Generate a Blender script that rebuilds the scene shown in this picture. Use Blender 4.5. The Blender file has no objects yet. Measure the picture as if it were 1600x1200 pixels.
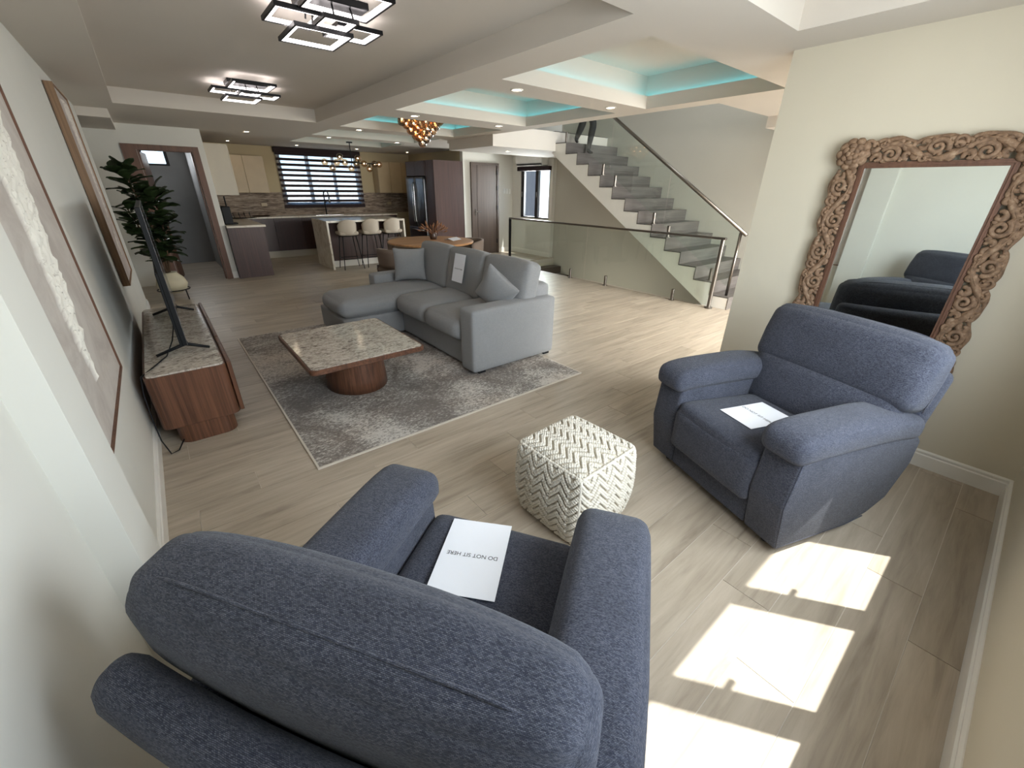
import bpy, bmesh, math, random
import numpy as np
from mathutils import Vector, Matrix

# ------------------------------------------------------------------ camera, sky, sun, window and fill lights, exposure
S = bpy.context.scene
COL = S.collection
R = math.radians
EYE = 1.56
YAW, PITCH, ROLL = R(39.5), R(-25.57), R(0.80)
cam_d = bpy.data.cameras.new('camera')
cam_d.sensor_width = 36.0
cam_d.lens = 640.0 / 1600.0 * 36.0
cam_d.clip_start = 0.02
cam_d.clip_end = 300
cam = bpy.data.objects.new('camera', cam_d)
COL.objects.link(cam)
fw = Vector((math.sin(YAW) * math.cos(PITCH), math.cos(YAW) * math.cos(PITCH), math.sin(PITCH)))
rt = Vector((math.cos(YAW), -math.sin(YAW), 0))
up = rt.cross(fw)
r2 = rt * math.cos(ROLL) + up * math.sin(ROLL)
u2 = up * math.cos(ROLL) - rt * math.sin(ROLL)
m3 = Matrix((r2, u2, -fw)).transposed()
cam.matrix_world = Matrix.Translation((0, 0, EYE)) @ m3.to_4x4()
S.camera = cam

S.view_settings.view_transform = 'Standard'
S.view_settings.look = 'None'
S.view_settings.gamma = 1.0
S.view_settings.use_curve_mapping = False
S.view_settings.exposure = 1.38
S.cycles.use_denoising = True
S.cycles.max_bounces = 10
S.cycles.diffuse_bounces = 6
S.cycles.glossy_bounces = 5
S.cycles.transparent_max_bounces = 24
S.cycles.sample_clamp_indirect = 6.0
S.cycles.caustics_reflective = False
S.cycles.caustics_refractive = False

W = bpy.data.worlds.new('sky')
S.world = W
W.use_nodes = True
nt = W.node_tree
nt.nodes.clear()
sky = nt.nodes.new('ShaderNodeTexSky')
sky.sky_type = 'HOSEK_WILKIE'
sky.sun_direction = (0.23, -0.31, 0.92)
sky.turbidity = 3.0
sky.ground_albedo = 0.5
bg = nt.nodes.new('ShaderNodeBackground')
bg.inputs['Strength'].default_value = 3.6
wo = nt.nodes.new('ShaderNodeOutputWorld')
nt.links.new(sky.outputs[0], bg.inputs[0])
nt.links.new(bg.outputs[0], wo.inputs[0])

SUN_ENERGY = 5.0
sd = bpy.data.lights.new('sun', 'SUN')
sd.energy = SUN_ENERGY
sd.angle = R(0.53)
sd.color = (1.0, 0.98, 0.95)
sun = bpy.data.objects.new('sun', sd)
COL.objects.link(sun)
sdir = Vector((-0.593, 0.805, -2.36)).normalized()      # travel direction of the sunlight
sun.rotation_euler = sdir.to_track_quat('-Z', 'Y').to_euler()


def area_light(name, loc, direction, sx, sy, power, color=(0.93, 0.97, 1.0), spread=180):
    d = bpy.data.lights.new(name, 'AREA')
    d.shape = 'RECTANGLE'
    d.size, d.size_y = sx, sy
    d.energy = power
    d.color = color
    d.spread = R(spread)
    o = bpy.data.objects.new(name, d)
    COL.objects.link(o)
    o.location = loc
    o.rotation_euler = Vector(direction).to_track_quat('-Z', 'Y').to_euler()
    return o


area_light('daylight_nook_window', (1.62, -0.52, 1.56), (0.05, 1, -0.15), 2.1, 1.1, 44)
area_light('daylight_entry_glazing', (5.6, -0.52, 1.25), (0, 0.9, -0.5), 3.0, 2.1, 92, color=(1.0, 0.965, 0.91), spread=112)
area_light('daylight_upstairs_window', (6.15, 2.0, 4.0), (0, 1, -0.45), 2.6, 1.4, 38)
area_light('daylight_bath_window', (0.345, 11.45, 2.0), (0, -1, -0.2), 0.35, 0.22, 3)
area_light('daylight_side_window', (8.05, 8.68, 1.42), (-1, 0, -0.1), 1.1, 1.1, 100)
area_light('stairwell_fill', (6.35, 5.6, -0.7), (1, 0, 0.5), 2.2, 0.8, 5, (1.0, 0.9, 0.78))  # unseen fill added in the stairwell to brighten the wall under the stairs

# ------------------------------------------------------------------ materials
MATS = {}


def C(r, g, b):
    f = lambda v: (v / 255 / 12.92) if v / 255 <= 0.04045 else ((v / 255 + 0.055) / 1.055) ** 2.4
    return (f(r), f(g), f(b), 1.0)


class NB:
    def __init__(self, name):
        self.m = bpy.data.materials.new(name)
        self.m.use_nodes = True
        self.t = self.m.node_tree
        self.t.nodes.clear()
        self.out = self.n('ShaderNodeOutputMaterial')
        MATS[name] = self.m

    def n(self, typ, **kw):
        nd = self.t.nodes.new(typ)
        for k, v in kw.items():
            if k.startswith('i_'):
                key = k[2:]
                key = int(key) if key.isdigit() else key.replace('_', ' ')
                nd.inputs[key].default_value = v
            else:
                setattr(nd, k, v)
        return nd

    def l(self, a, b):
        self.t.links.new(a, b)

    def bsdf(self, **kw):
        b = self.n('ShaderNodeBsdfPrincipled')
        for k, v in kw.items():
            b.inputs[k.replace('_', ' ')].default_value = v
        self.l(b.outputs[0], self.out.inputs[0])
        return b

    def ramp(self, fac, stops):
        r = self.n('ShaderNodeValToRGB')
        cr = r.color_ramp
        while len(cr.elements) < len(stops):
            cr.elements.new(0.5)
        for e, (p, c) in zip(cr.elements, stops):
            e.position = p
            e.color = c
        self.l(fac, r.inputs[0])
        return r

    def coords(self, kind='Object', scale=(1, 1, 1), rot=(0, 0, 0)):
        tc = self.n('ShaderNodeTexCoord')
        mp = self.n('ShaderNodeMapping')
        mp.inputs['Scale'].default_value = scale
        mp.inputs['Rotation'].default_value = rot
        self.l(tc.outputs[kind], mp.inputs[0])
        return mp.outputs[0]

    def noise(self, vec, scale, detail=4, rough=0.55, dist=0.0):
        n = self.n('ShaderNodeTexNoise')
        n.inputs['Scale'].default_value = scale
        n.inputs['Detail'].default_value = detail
        n.inputs['Roughness'].default_value = rough
        n.inputs['Distortion'].default_value = dist
        self.l(vec, n.inputs['Vector'])
        return n.outputs[0]

    def bump(self, h, b, strength=0.3, dist=0.002):
        bp = self.n('ShaderNodeBump')
        bp.inputs['Strength'].default_value = strength
        bp.inputs['Distance'].default_value = dist
        self.l(h, bp.inputs['Height'])
        self.l(bp.outputs[0], b.inputs['Normal'])
        return bp

    def mix(self, fac, a, b, mode='MIX'):
        m = self.n('ShaderNodeMix', data_type='RGBA', blend_type=mode)
        if isinstance(fac, (int, float)):
            m.inputs[0].default_value = fac
        else:
            self.l(fac, m.inputs[0])
        for s, v in ((6, a), (7, b)):
            if isinstance(v, tuple):
                m.inputs[s].default_value = v
            else:
                self.l(v, m.inputs[s])
        return m.outputs[2]

    def math(self, op, a, b=0.0):
        m = self.n('ShaderNodeMath', operation=op)
        for i, v in ((0, a), (1, b)):
            if isinstance(v, (int, float)):
                m.inputs[i].default_value = v
            else:
                self.l(v, m.inputs[i])
        return m.outputs[0]


def plain(name, col, rough=0.5, metal=0.0, var=0.06, scale=6.0, bump=0.0, bscale=300.0, spec=0.5):
    nb = NB(name)
    b = nb.bsdf(Roughness=rough, Metallic=metal)
    b.inputs['Specular IOR Level'].default_value = spec
    v = nb.coords('Object')
    f = nb.noise(v, scale)
    dk = tuple(c * (1 - var) for c in col[:3]) + (1,)
    lt = tuple(min(1, c * (1 + var)) for c in col[:3]) + (1,)
    r = nb.ramp(f, [(0.3, dk), (0.7, lt)])
    nb.l(r.outputs[0], b.inputs['Base Color'])
    if bump:
        nb.bump(nb.noise(v, bscale, 3), b, bump, 0.001)
    return nb.m


def wood(name, dark, light, axis='X', rough=0.45, scale=1.0, fine=60.0):
    nb = NB(name)
    b = nb.bsdf(Roughness=rough)
    s = {'X': (1.5, fine, fine), 'Y': (fine, 1.5, fine), 'Z': (fine, fine, 1.5)}[axis]
    s = tuple(x * scale for x in s)
    v = nb.coords('Object', s)
    f = nb.noise(v, 1.0, 5, 0.6, 0.3)
    v2 = nb.coords('Object', tuple(x * 0.2 for x in s))
    g = nb.noise(v2, 1.0, 3, 0.5, 0.5)
    h = nb.math('ADD', nb.math('MULTIPLY', f, 0.65), nb.math('MULTIPLY', g, 0.35))
    r = nb.ramp(h, [(0.32, dark), (0.66, light)])
    nb.l(r.outputs[0], b.inputs['Base Color'])
    nb.bump(h, b, 0.12, 0.001)
    return nb.m


def fabric(name, c1, c2, cm, bw=0.0042, bh=0.0021, bump=0.5, heather=0.3):
    """woven upholstery: two yarn colours over dark gaps, laid out in metres on the UVs"""
    nb = NB(name)
    b = nb.bsdf(Roughness=0.92)
    b.inputs['Specular IOR Level'].default_value = 0.2
    b.inputs['Sheen Weight'].default_value = 0.12
    v = nb.coords('UV', (1, 1, 1), (0, 0, 0.0))
    nz = nb.n('ShaderNodeTexNoise')
    nz.inputs['Scale'].default_value = 90
    nb.l(v, nz.inputs['Vector'])
    vm = nb.n('ShaderNodeVectorMath', operation='MULTIPLY_ADD')
    nb.l(nz.outputs['Color'], vm.inputs[0])
    vm.inputs[1].default_value = (0.0035, 0.0035, 0)
    nb.l(v, vm.inputs[2])
    br = nb.n('ShaderNodeTexBrick')
    br.offset = 0.5
    br.inputs['Scale'].default_value = 1.0
    br.inputs['Brick Width'].default_value = bw
    br.inputs['Row Height'].default_value = bh
    br.inputs['Mortar Size'].default_value = bh * 0.18
    br.inputs['Mortar Smooth'].default_value = 0.8
    br.inputs['Color1'].default_value = c1
    br.inputs['Color2'].default_value = c2
    br.inputs['Mortar'].default_value = cm
    nb.l(vm.outputs[0], br.inputs['Vector'])
    sl = nb.coords('UV', (40, 340, 1))
    h1 = nb.noise(sl, 1.0, 3, 0.6)
    big = nb.noise(nb.coords('UV'), 7.0, 3)
    hh = nb.math('ADD', nb.math('MULTIPLY', h1, 0.7), nb.math('MULTIPLY', big, 0.3))
    rr = nb.ramp(hh, [(0.35, (1 - heather,) * 3 + (1,)), (0.65, (1 + heather,) * 3 + (1,))])
    col = nb.mix(1.0, br.outputs['Color'], rr.outputs[0], 'MULTIPLY')
    nb.l(col, b.inputs['Base Color'])
    inv = nb.math('SUBTRACT', 1.0, br.outputs['Fac'])
    nb.bump(nb.math('ADD', inv, nb.math('MULTIPLY', h1, 0.6)), b, bump, 0.0012)
    return nb.m


def emit(name, col, strength):
    nb = NB(name)
    e = nb.n('ShaderNodeEmission')
    e.inputs[0].default_value = col
    e.inputs[1].default_value = strength
    nb.l(e.outputs[0], nb.out.inputs[0])
    return nb.m


def thin_glass(name, tint, refl=1.0, ior=1.45, rough=0.0):
    nb = NB(name)
    tr = nb.n('ShaderNodeBsdfTransparent')
    tr.inputs[0].default_value = tint
    gl = nb.n('ShaderNodeBsdfGlossy')
    gl.inputs['Roughness'].default_value = rough
    lw = nb.n('ShaderNodeLayerWeight')
    lw.inputs[0].default_value = 0.5
    r0 = ((ior - 1) / (ior + 1)) ** 2
    sch = nb.math('ADD', r0, nb.math('MULTIPLY', nb.math('POWER', lw.outputs['Facing'], 5.0), 1 - r0))
    mx = nb.n('ShaderNodeMixShader')
    f = nb.math('MINIMUM', nb.math('MULTIPLY', sch, refl), 1.0)
    nb.l(f, mx.inputs[0])
    nb.l(tr.outputs[0], mx.inputs[1])
    nb.l(gl.outputs[0], mx.inputs[2])
    nb.l(mx.outputs[0], nb.out.inputs[0])
    return nb.m


plain('wall_paint', C(220, 218, 210), 0.8, var=0.02, scale=1.5, bump=0.06, bscale=500)
plain('wall_cream', C(214, 206, 187), 0.8, var=0.02, scale=1.5, bump=0.06, bscale=500)
plain('ceiling_paint', C(214, 207, 198), 0.85, var=0.015, scale=1.2)
plain('trim_white', C(236, 233, 226), 0.4, var=0.02)
plain('wall_grey', C(188, 184, 173), 0.8, var=0.02, scale=1.5)
plain('bath_wall', C(154, 154, 154), 0.7, var=0.03)
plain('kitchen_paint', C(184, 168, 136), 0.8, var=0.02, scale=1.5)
plain('grout', C(206, 198, 186), 0.8, var=0.05, scale=40)
plain('black_metal', C(22, 22, 24), 0.4, 0.6)
plain('black_plastic', C(16, 17, 20), 0.55, spec=0.3)
plain('dark_frame', C(28, 24, 24), 0.45)
plain('steel', C(196, 198, 200), 0.22, 1.0, var=0.04)
plain('rail_steel', C(124, 118, 112), 0.32, 1.0, var=0.04)
plain('fridge_steel', C(112, 113, 117), 0.28, 1.0, var=0.05)
plain('white_plastic', C(232, 232, 228), 0.35)
plain('paper', C(238, 240, 246), 0.7, var=0.01)
plain('ink', C(30, 30, 36), 0.7)
plain('pot_glaze', C(206, 196, 168), 0.5)
plain('soil', C(60, 44, 34), 0.95, var=0.3, scale=60, bump=0.5)
plain('bark', C(92, 70, 50), 0.85, var=0.2, scale=30, bump=0.4)
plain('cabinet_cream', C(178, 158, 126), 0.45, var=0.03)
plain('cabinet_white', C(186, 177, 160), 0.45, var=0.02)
plain('dried_flower', C(126, 86, 58), 0.9, var=0.3, scale=30)
plain('vase_dark', C(62, 44, 34), 0.4)
plain('leggings', C(26, 26, 30), 0.85)
plain('skin', C(198, 146, 118), 0.55)
plain('rope', C(208, 202, 190), 0.9, var=0.08, scale=40, bump=0.5, bscale=220)
plain('weave_base', C(184, 176, 160), 0.95, var=0.10, scale=60, bump=0.7, bscale=160)
plain('taupe_fabric', C(112, 98, 88), 0.9, var=0.12, scale=200, bump=0.3)
plain('stool_fabric', C(190, 178, 162), 0.85, var=0.08, scale=150, bump=0.3)
plain('stone_panel', C(150, 130, 112), 0.5, var=0.05)
plain('neighbour_wall', C(62, 66, 74), 0.8)
plain('neighbour_white', C(236, 238, 240), 0.8)
plain('paving', C(178, 174, 166), 0.9)
plain('screen', C(10, 12, 20), 0.12)
plain('tv_edge', C(120, 116, 118), 0.35, 0.6)
wood('walnut', C(62, 38, 28), C(122, 82, 60), 'Z', 0.4, fine=70)
wood('walnut_top', C(62, 38, 28), C(122, 82, 60), 'Y', 0.4, fine=60)
wood('frame_wood', C(120, 92, 66), C(164, 130, 98), 'Z', 0.5)
wood('frame_brown', C(86, 58, 44), C(120, 84, 64), 'Z', 0.5)
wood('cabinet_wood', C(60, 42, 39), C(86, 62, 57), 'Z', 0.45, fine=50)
wood('cabinet_dark', C(50, 30, 27), C(68, 42, 38), 'Z', 0.4, fine=50)
wood('door_wood', C(72, 59, 52), C(94, 79, 70), 'Z', 0.45, fine=45)
wood('table_oak', C(140, 98, 62), C(190, 144, 100), 'X', 0.4, fine=30)
wood('dark_leg', C(40, 26, 20), C(62, 42, 32), 'Z', 0.45)
fabric('recliner_fabric', C(96, 99, 111), C(57, 61, 77), C(20, 21, 30))
fabric('sofa_fabric', C(158, 158, 157), C(142, 143, 145), C(110, 110, 114), 0.006, 0.003, 0.25, 0.08)

# carved wood: mottled brown, darker in the hollows and paler on the ridges
nb = NB('carved_wood')
b = nb.bsdf(Roughness=0.7)
v = nb.coords('Object')
f = nb.noise(v, 38, 6, 0.65)
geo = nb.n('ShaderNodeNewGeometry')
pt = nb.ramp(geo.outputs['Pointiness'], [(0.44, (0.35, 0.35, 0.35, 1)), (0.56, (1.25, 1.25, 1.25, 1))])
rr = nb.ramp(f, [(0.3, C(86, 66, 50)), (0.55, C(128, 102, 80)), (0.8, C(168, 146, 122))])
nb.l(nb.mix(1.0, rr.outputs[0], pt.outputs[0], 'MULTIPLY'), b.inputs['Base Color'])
nb.bump(nb.noise(v, 120, 4), b, 0.4, 0.002)

# floor plank: pale oak tile, tone by plank (row and course worked out from where the plank lies)
PITCH_Y, PLANK_L, ROW0 = 0.1942, 1.174, -0.202
nb = NB('plank_oak')
b = nb.bsdf(Roughness=0.42)
b.inputs['Specular IOR Level'].default_value = 0.45
geo = nb.n('ShaderNodeNewGeometry')
sp = nb.n('ShaderNodeSeparateXYZ')
nb.l(geo.outputs['Position'], sp.inputs[0])
row = nb.math('FLOOR', nb.math('DIVIDE', nb.math('SUBTRACT', sp.outputs[1], ROW0), PITCH_Y))
off = nb.math('SUBTRACT', sp.outputs[0], nb.math('ADD', 1.25, nb.math('MULTIPLY', nb.math('SUBTRACT', row, 9), 0.2935)))
crs = nb.math('FLOOR', nb.math('DIVIDE', off, PLANK_L))
cb = nb.n('ShaderNodeCombineXYZ')
nb.l(row, cb.inputs[0])
nb.l(crs, cb.inputs[1])
wn = nb.n('ShaderNodeTexWhiteNoise', noise_dimensions='3D')
nb.l(cb.outputs[0], wn.inputs['Vector'])
sh = nb.n('ShaderNodeVectorMath', operation='MULTIPLY_ADD')
nb.l(wn.outputs['Color'], sh.inputs[0])
sh.inputs[1].default_value = (40, 40, 40)
nb.l(geo.outputs['Position'], sh.inputs[2])
mp = nb.n('ShaderNodeMapping')
mp.inputs['Scale'].default_value = (2.2, 26, 1)
nb.l(sh.outputs[0], mp.inputs[0])
grain = nb.noise(mp.outputs[0], 1.0, 6, 0.62, 0.6)
mp2 = nb.n('ShaderNodeMapping')
mp2.inputs['Scale'].default_value = (1.1, 6, 1)
nb.l(sh.outputs[0], mp2.inputs[0])
cloud = nb.noise(mp2.outputs[0], 1.0, 3, 0.5, 0.8)
g = nb.math('ADD', nb.math('MULTIPLY', grain, 0.55), nb.math('MULTIPLY', cloud, 0.45))
rp = nb.ramp(g, [(0.30, C(142, 130, 116)), (0.46, C(174, 162, 146)), (0.70, C(198, 187, 171))])
tone = nb.ramp(wn.outputs['Value'], [(0.0, (0.90, 0.89, 0.87, 1)), (1.0, (1.06, 1.05, 1.04, 1))])
nb.l(nb.mix(1.0, rp.outputs[0], tone.outputs[0], 'MULTIPLY'), b.inputs['Base Color'])
nb.bump(grain, b, 0.08, 0.001)

# stair tile: grey-brown wood look tile
wood('stair_tile', C(72, 67, 64), C(114, 109, 106), 'X', 0.4, fine=40)

# stone tops
def stone(name, c0, c1, c2, scale, rough=0.15, stretch=(1, 1, 1)):
    nb = NB(name)
    b = nb.bsdf(Roughness=rough)
    v = nb.coords('Object', stretch)
    f = nb.noise(v, scale, 7, 0.68, 0.8)
    g = nb.noise(v, scale * 0.22, 3, 0.5, 0.5)
    h = nb.math('ADD', nb.math('MULTIPLY', f, 0.75), nb.math('MULTIPLY', g, 0.25))
    r = nb.ramp(h, [(0.40, c0), (0.49, c1), (0.60, c2)])
    nb.l(r.outputs[0], b.inputs['Base Color'])
    return nb.m


stone('table_stone', C(120, 110, 102), C(190, 180, 168), C(218, 210, 198), 34, 0.12, (1, 1.8, 1))
stone('counter_stone', C(196, 184, 166), C(222, 214, 200), C(232, 226, 214), 5, 0.15)
stone('ledger_stone', C(84, 68, 56), C(134, 116, 100), C(176, 160, 142), 5, 0.7, (0.9, 1, 9))

# rug
nb = NB('rug_pile')
b = nb.bsdf(Roughness=0.95)
b.inputs['Specular IOR Level'].default_value = 0.1
v = nb.coords('Object')
f1 = nb.noise(nb.coords('Object', (1, 1.6, 1)), 48, 5, 0.7, 0.4)
f2 = nb.noise(v, 1.7, 4, 0.6, 0.6)
h = nb.math('ADD', nb.math('MULTIPLY', f1, 0.62), nb.math('MULTIPLY', f2, 0.55))
r = nb.ramp(h, [(0.50, C(120, 114, 110)), (0.585, C(150, 145, 140)), (0.66, C(206, 202, 196))])
warm = nb.ramp(nb.noise(v, 1.3, 2), [(0.42, (1, 1, 1, 1)), (0.62, (1.02, 0.97, 0.93, 1))])
nb.l(nb.mix(1.0, r.outputs[0], warm.outputs[0], 'MULTIPLY'), b.inputs['Base Color'])
nb.bump(f1, b, 0.5, 0.004)
plain('rug_edge', C(206, 198, 186), 0.9)

# leaf
nb = NB('fig_leaf')
b = nb.bsdf(Roughness=0.45)
v = nb.coords('Object')
f = nb.noise(v, 14, 4)
oi = nb.n('ShaderNodeObjectInfo')
r = nb.ramp(f, [(0.3, C(26, 38, 20)), (0.7, C(50, 68, 36))])
t2 = nb.ramp(oi.outputs['Random'], [(0, (0.7, 0.72, 0.7, 1)), (1, (1.25, 1.2, 1.1, 1))])
nb.l(nb.mix(1.0, r.outputs[0], t2.outputs[0], 'MULTIPLY'), b.inputs['Base Color'])

# paintings
def canvas_mat(name, base, dark, white, band):
    nb = NB(name)
    b = nb.bsdf(Roughness=0.85)
    v = nb.coords('Object')
    f = nb.noise(v, 3.0, 6, 0.65, 1.0)
    r = nb.ramp(f, [(0.35, dark), (0.6, base)])
    at = nb.n('ShaderNodeAttribute', attribute_name='impasto')
    sc = nb.noise(nb.coords('Object', (1, 3, 9)), 9.0, 6, 0.7, 0.5)
    wr = nb.ramp(sc, [(0.30, C(158, 150, 138)), (0.42, white), (1, white)])
    nb.l(nb.mix(at.outputs['Fac'], r.outputs[0], wr.outputs[0]), b.inputs['Base Color'])
    nb.bump(nb.noise(nb.coords('Object', (1, 2, 1)), 40, 5), b, 0.25, 0.002)
    return nb.m


canvas_mat('canvas_taupe', C(200, 192, 184), C(180, 170, 162), C(238, 234, 224), 0)
canvas_mat('canvas_lilac', C(196, 184, 176), C(172, 158, 150), C(224, 216, 206), 0)

thin_glass('stair_glass', (0.935, 0.968, 0.95, 1), 1.0, 1.5)
thin_glass('window_glass', (0.97, 0.985, 0.98, 1), 0.7, 1.45)
thin_glass('amber_glass', (0.80, 0.62, 0.45, 1), 1.6, 1.7)
thin_glass('smoke_glass', (0.52, 0.44, 0.38, 1), 2.2, 1.8)
nb = NB('mirror_silver')
b = nb.bsdf(Roughness=0.015, Metallic=1.0)
b.inputs['Base Color'].default_value = (0.80, 0.84, 0.80, 1)
nz = nb.noise(nb.coords('Object'), 2.0)
nb.l(nb.ramp(nz, [(0, (0.79, 0.83, 0.79, 1)), (1, (0.81, 0.85, 0.81, 1))]).outputs[0], b.inputs['Base Color'])
# sheer part of the zebra blind
nb = NB('sheer_cloth')
tr = nb.n('ShaderNodeBsdfTransparent')
tr.inputs[0].default_value = (0.93, 0.93, 0.93, 1)
df = nb.n('ShaderNodeBsdfTranslucent')
df.inputs[0].default_value = (0.8, 0.8, 0.8, 1)
mx = nb.n('ShaderNodeMixShader')
mx.inputs[0].default_value = 0.25
nb.l(tr.outputs[0], mx.inputs[1])
nb.l(df.outputs[0], mx.inputs[2])
nb.l(mx.outputs[0], nb.out.inputs[0])
plain('blind_dark', C(42, 28, 30), 0.85, var=0.1, scale=80)

emit('led_white', (1.0, 0.91, 0.90, 1), 3.0)
emit('led_teal', (0.08, 0.56, 0.68, 1), 2.6)
emit('downlight_glow', (1.0, 0.80, 0.55, 1), 16.0)
emit('bulb_glow', (1.0, 0.74, 0.42, 1), 7.0)
emit('bulb_small', (1.0, 0.80, 0.60, 1), 9.0)

# ------------------------------------------------------------------ geometry helpers
def box_uv(me):
    """metric UVs by dominant normal"""
    if me.uv_layers:
        return
    uv = me.uv_layers.new(name='UVMap')
    co = np.empty(len(me.vertices) * 3)
    me.vertices.foreach_get('co', co)
    co = co.reshape(-1, 3)
    nl = len(me.loops)
    li = np.empty(nl, dtype=np.int32)
    me.loops.foreach_get('vertex_index', li)
    pn = np.empty(len(me.polygons) * 3)
    me.polygons.foreach_get('normal', pn)
    pn = np.abs(pn.reshape(-1, 3))
    tot = np.empty(len(me.polygons), dtype=np.int32)
    me.polygons.foreach_get('loop_total', tot)
    ax = np.repeat(np.argmax(pn, axis=1), tot)
    p = co[li]
    a = np.where(ax == 0, p[:, 1], p[:, 0])
    bb = np.where(ax == 2, p[:, 1], p[:, 2])
    uv.data.foreach_set('uv', np.stack([a, bb], 1).ravel())


def link(name, me, mat, parent=None, kind=None, loc=None, smooth=False):
    if isinstance(mat, str):
        mat = MATS[mat]
    if mat is not None and not me.materials:
        me.materials.append(mat)
    if smooth:
        me.polygons.foreach_set('use_smooth', [True] * len(me.polygons))
    o = bpy.data.objects.new(name, me)
    COL.objects.link(o)
    if parent is not None:
        o.parent = parent
    if kind:
        o['kind'] = kind
    if loc is not None:
        o.location = loc
    return o


def obj(name, bm, mat, parent=None, kind=None, loc=None, smooth=False, uv=False):
    me = bpy.data.meshes.new(name)
    bm.normal_update()
    bm.to_mesh(me)
    bm.free()
    if uv:
        box_uv(me)
    return link(name, me, mat, parent, kind, loc, smooth)


def tag(o, label, cat, group=None):
    o['label'] = label
    o['category'] = cat
    if group:
        o['group'] = group
    return o


def thing(name, label, cat, loc=(0, 0, 0), rz=0.0, group=None):
    o = bpy.data.objects.new(name, None)
    o.empty_display_size = 0.1
    COL.objects.link(o)
    o.location = loc
    o.rotation_euler = (0, 0, rz)
    return tag(o, label, cat, group)


def copy_thing(root, loc, rz, label, group=None):
    r = root.copy()
    COL.objects.link(r)
    r.location = loc
    r.rotation_euler = (0, 0, rz)
    r['label'] = label
    if group:
        r['group'] = group
    for ch in list(root.children):
        c = ch.copy()
        COL.objects.link(c)
        c.parent = r
        for g in list(ch.children):
            d = g.copy()
            COL.objects.link(d)
            d.parent = c
    return r


def B(*boxes, bevel=0.0, seg=2):
    bm = bmesh.new()
    for (x0, x1, y0, y1, z0, z1) in boxes:
        add_box(bm, x0, x1, y0, y1, z0, z1)
    if bevel:
        bmesh.ops.bevel(bm, geom=bm.edges[:], offset=bevel, segments=seg, affect='EDGES', profile=0.5)
    return bm


def add_box(bm, x0, x1, y0, y1, z0, z1):
    x0, x1 = min(x0, x1), max(x0, x1)
    y0, y1 = min(y0, y1), max(y0, y1)
    z0, z1 = min(z0, z1), max(z0, z1)
    v = [bm.verts.new(p) for p in ((x0, y0, z0), (x1, y0, z0), (x1, y1, z0), (x0, y1, z0), (x0, y0, z1), (x1, y0, z1), (x1, y1, z1), (x0, y1, z1))]
    for f in ((0, 3, 2, 1), (4, 5, 6, 7), (0, 1, 5, 4), (1, 2, 6, 5), (2, 3, 7, 6), (3, 0, 4, 7)):
        bm.faces.new([v[i] for i in f])


def mesh_from(name, verts, faces, uvs=None):
    me = bpy.data.meshes.new(name)
    me.from_pydata([tuple(p) for p in verts], [], [tuple(f) for f in faces])
    if uvs is not None:
        l = me.uv_layers.new(name='UVMap')
        l.data.foreach_set('uv', np.asarray(uvs, float).ravel())
    me.update()
    return me


def pad(sx, sy, sz, r=0.04, puff=(0, 0, 0), n=12, fn=None, name='pad'):
    """upholstered cushion: rounded box with bulging faces; UVs in metres"""
    h = np.array([sx, sy, sz]) / 2
    r = min(r, h.min() * 0.98)
    t = np.linspace(-1, 1, n + 1)
    t = np.sign(t) * (1 - (1 - np.abs(t)) ** 1.5)
    verts, faces, uvs, key = [], [], [], {}
    for ax in range(3):
        for sg in (-1, 1):
            ua, va = (ax + 1) % 3, (ax + 2) % 3
            idx = np.zeros((n + 1, n + 1), int)
            for i, u in enumerate(t):
                for j, v in enumerate(t):
                    c = np.zeros(3)
                    c[ax] = sg
                    c[ua] = u
                    c[va] = v
                    k = tuple(np.round(c, 5))
                    if k not in key:
                        key[k] = len(verts)
                        verts.append(c)
                    idx[i, j] = key[k]
            for i in range(n):
                for j in range(n):
                    q = [idx[i, j], idx[i + 1, j], idx[i + 1, j + 1], idx[i, j + 1]]
                    if sg < 0:
                        q = q[::-1]
                    faces.append(q)
                    for k in q:
                        c = verts[k]
                        if ax == 0:
                            uvs.append((c[1] * h[1], c[2] * h[2]))
                        elif ax == 1:
                            uvs.append((c[0] * h[0], c[2] * h[2]))
                        else:
                            uvs.append((c[0] * h[0], c[1] * h[1]))
    c = np.array(verts)
    p = c * h
    q = np.clip(p, -(h - r), h - r)
    d = p - q
    L = np.linalg.norm(d, axis=1, keepdims=True)
    L[L == 0] = 1
    pos = q + d / L * r
    for ax in range(3):
        if puff[ax]:
            ua, va = (ax + 1) % 3, (ax + 2) % 3
            pos[:, ax] += c[:, ax] * puff[ax] * (1 - c[:, ua] ** 2) * (1 - c[:, va] ** 2)
    if fn:
        pos = fn(pos, c)
    return mesh_from(name, pos, faces, uvs)


def xf(me, m):
    me.transform(m)
    return me


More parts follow.
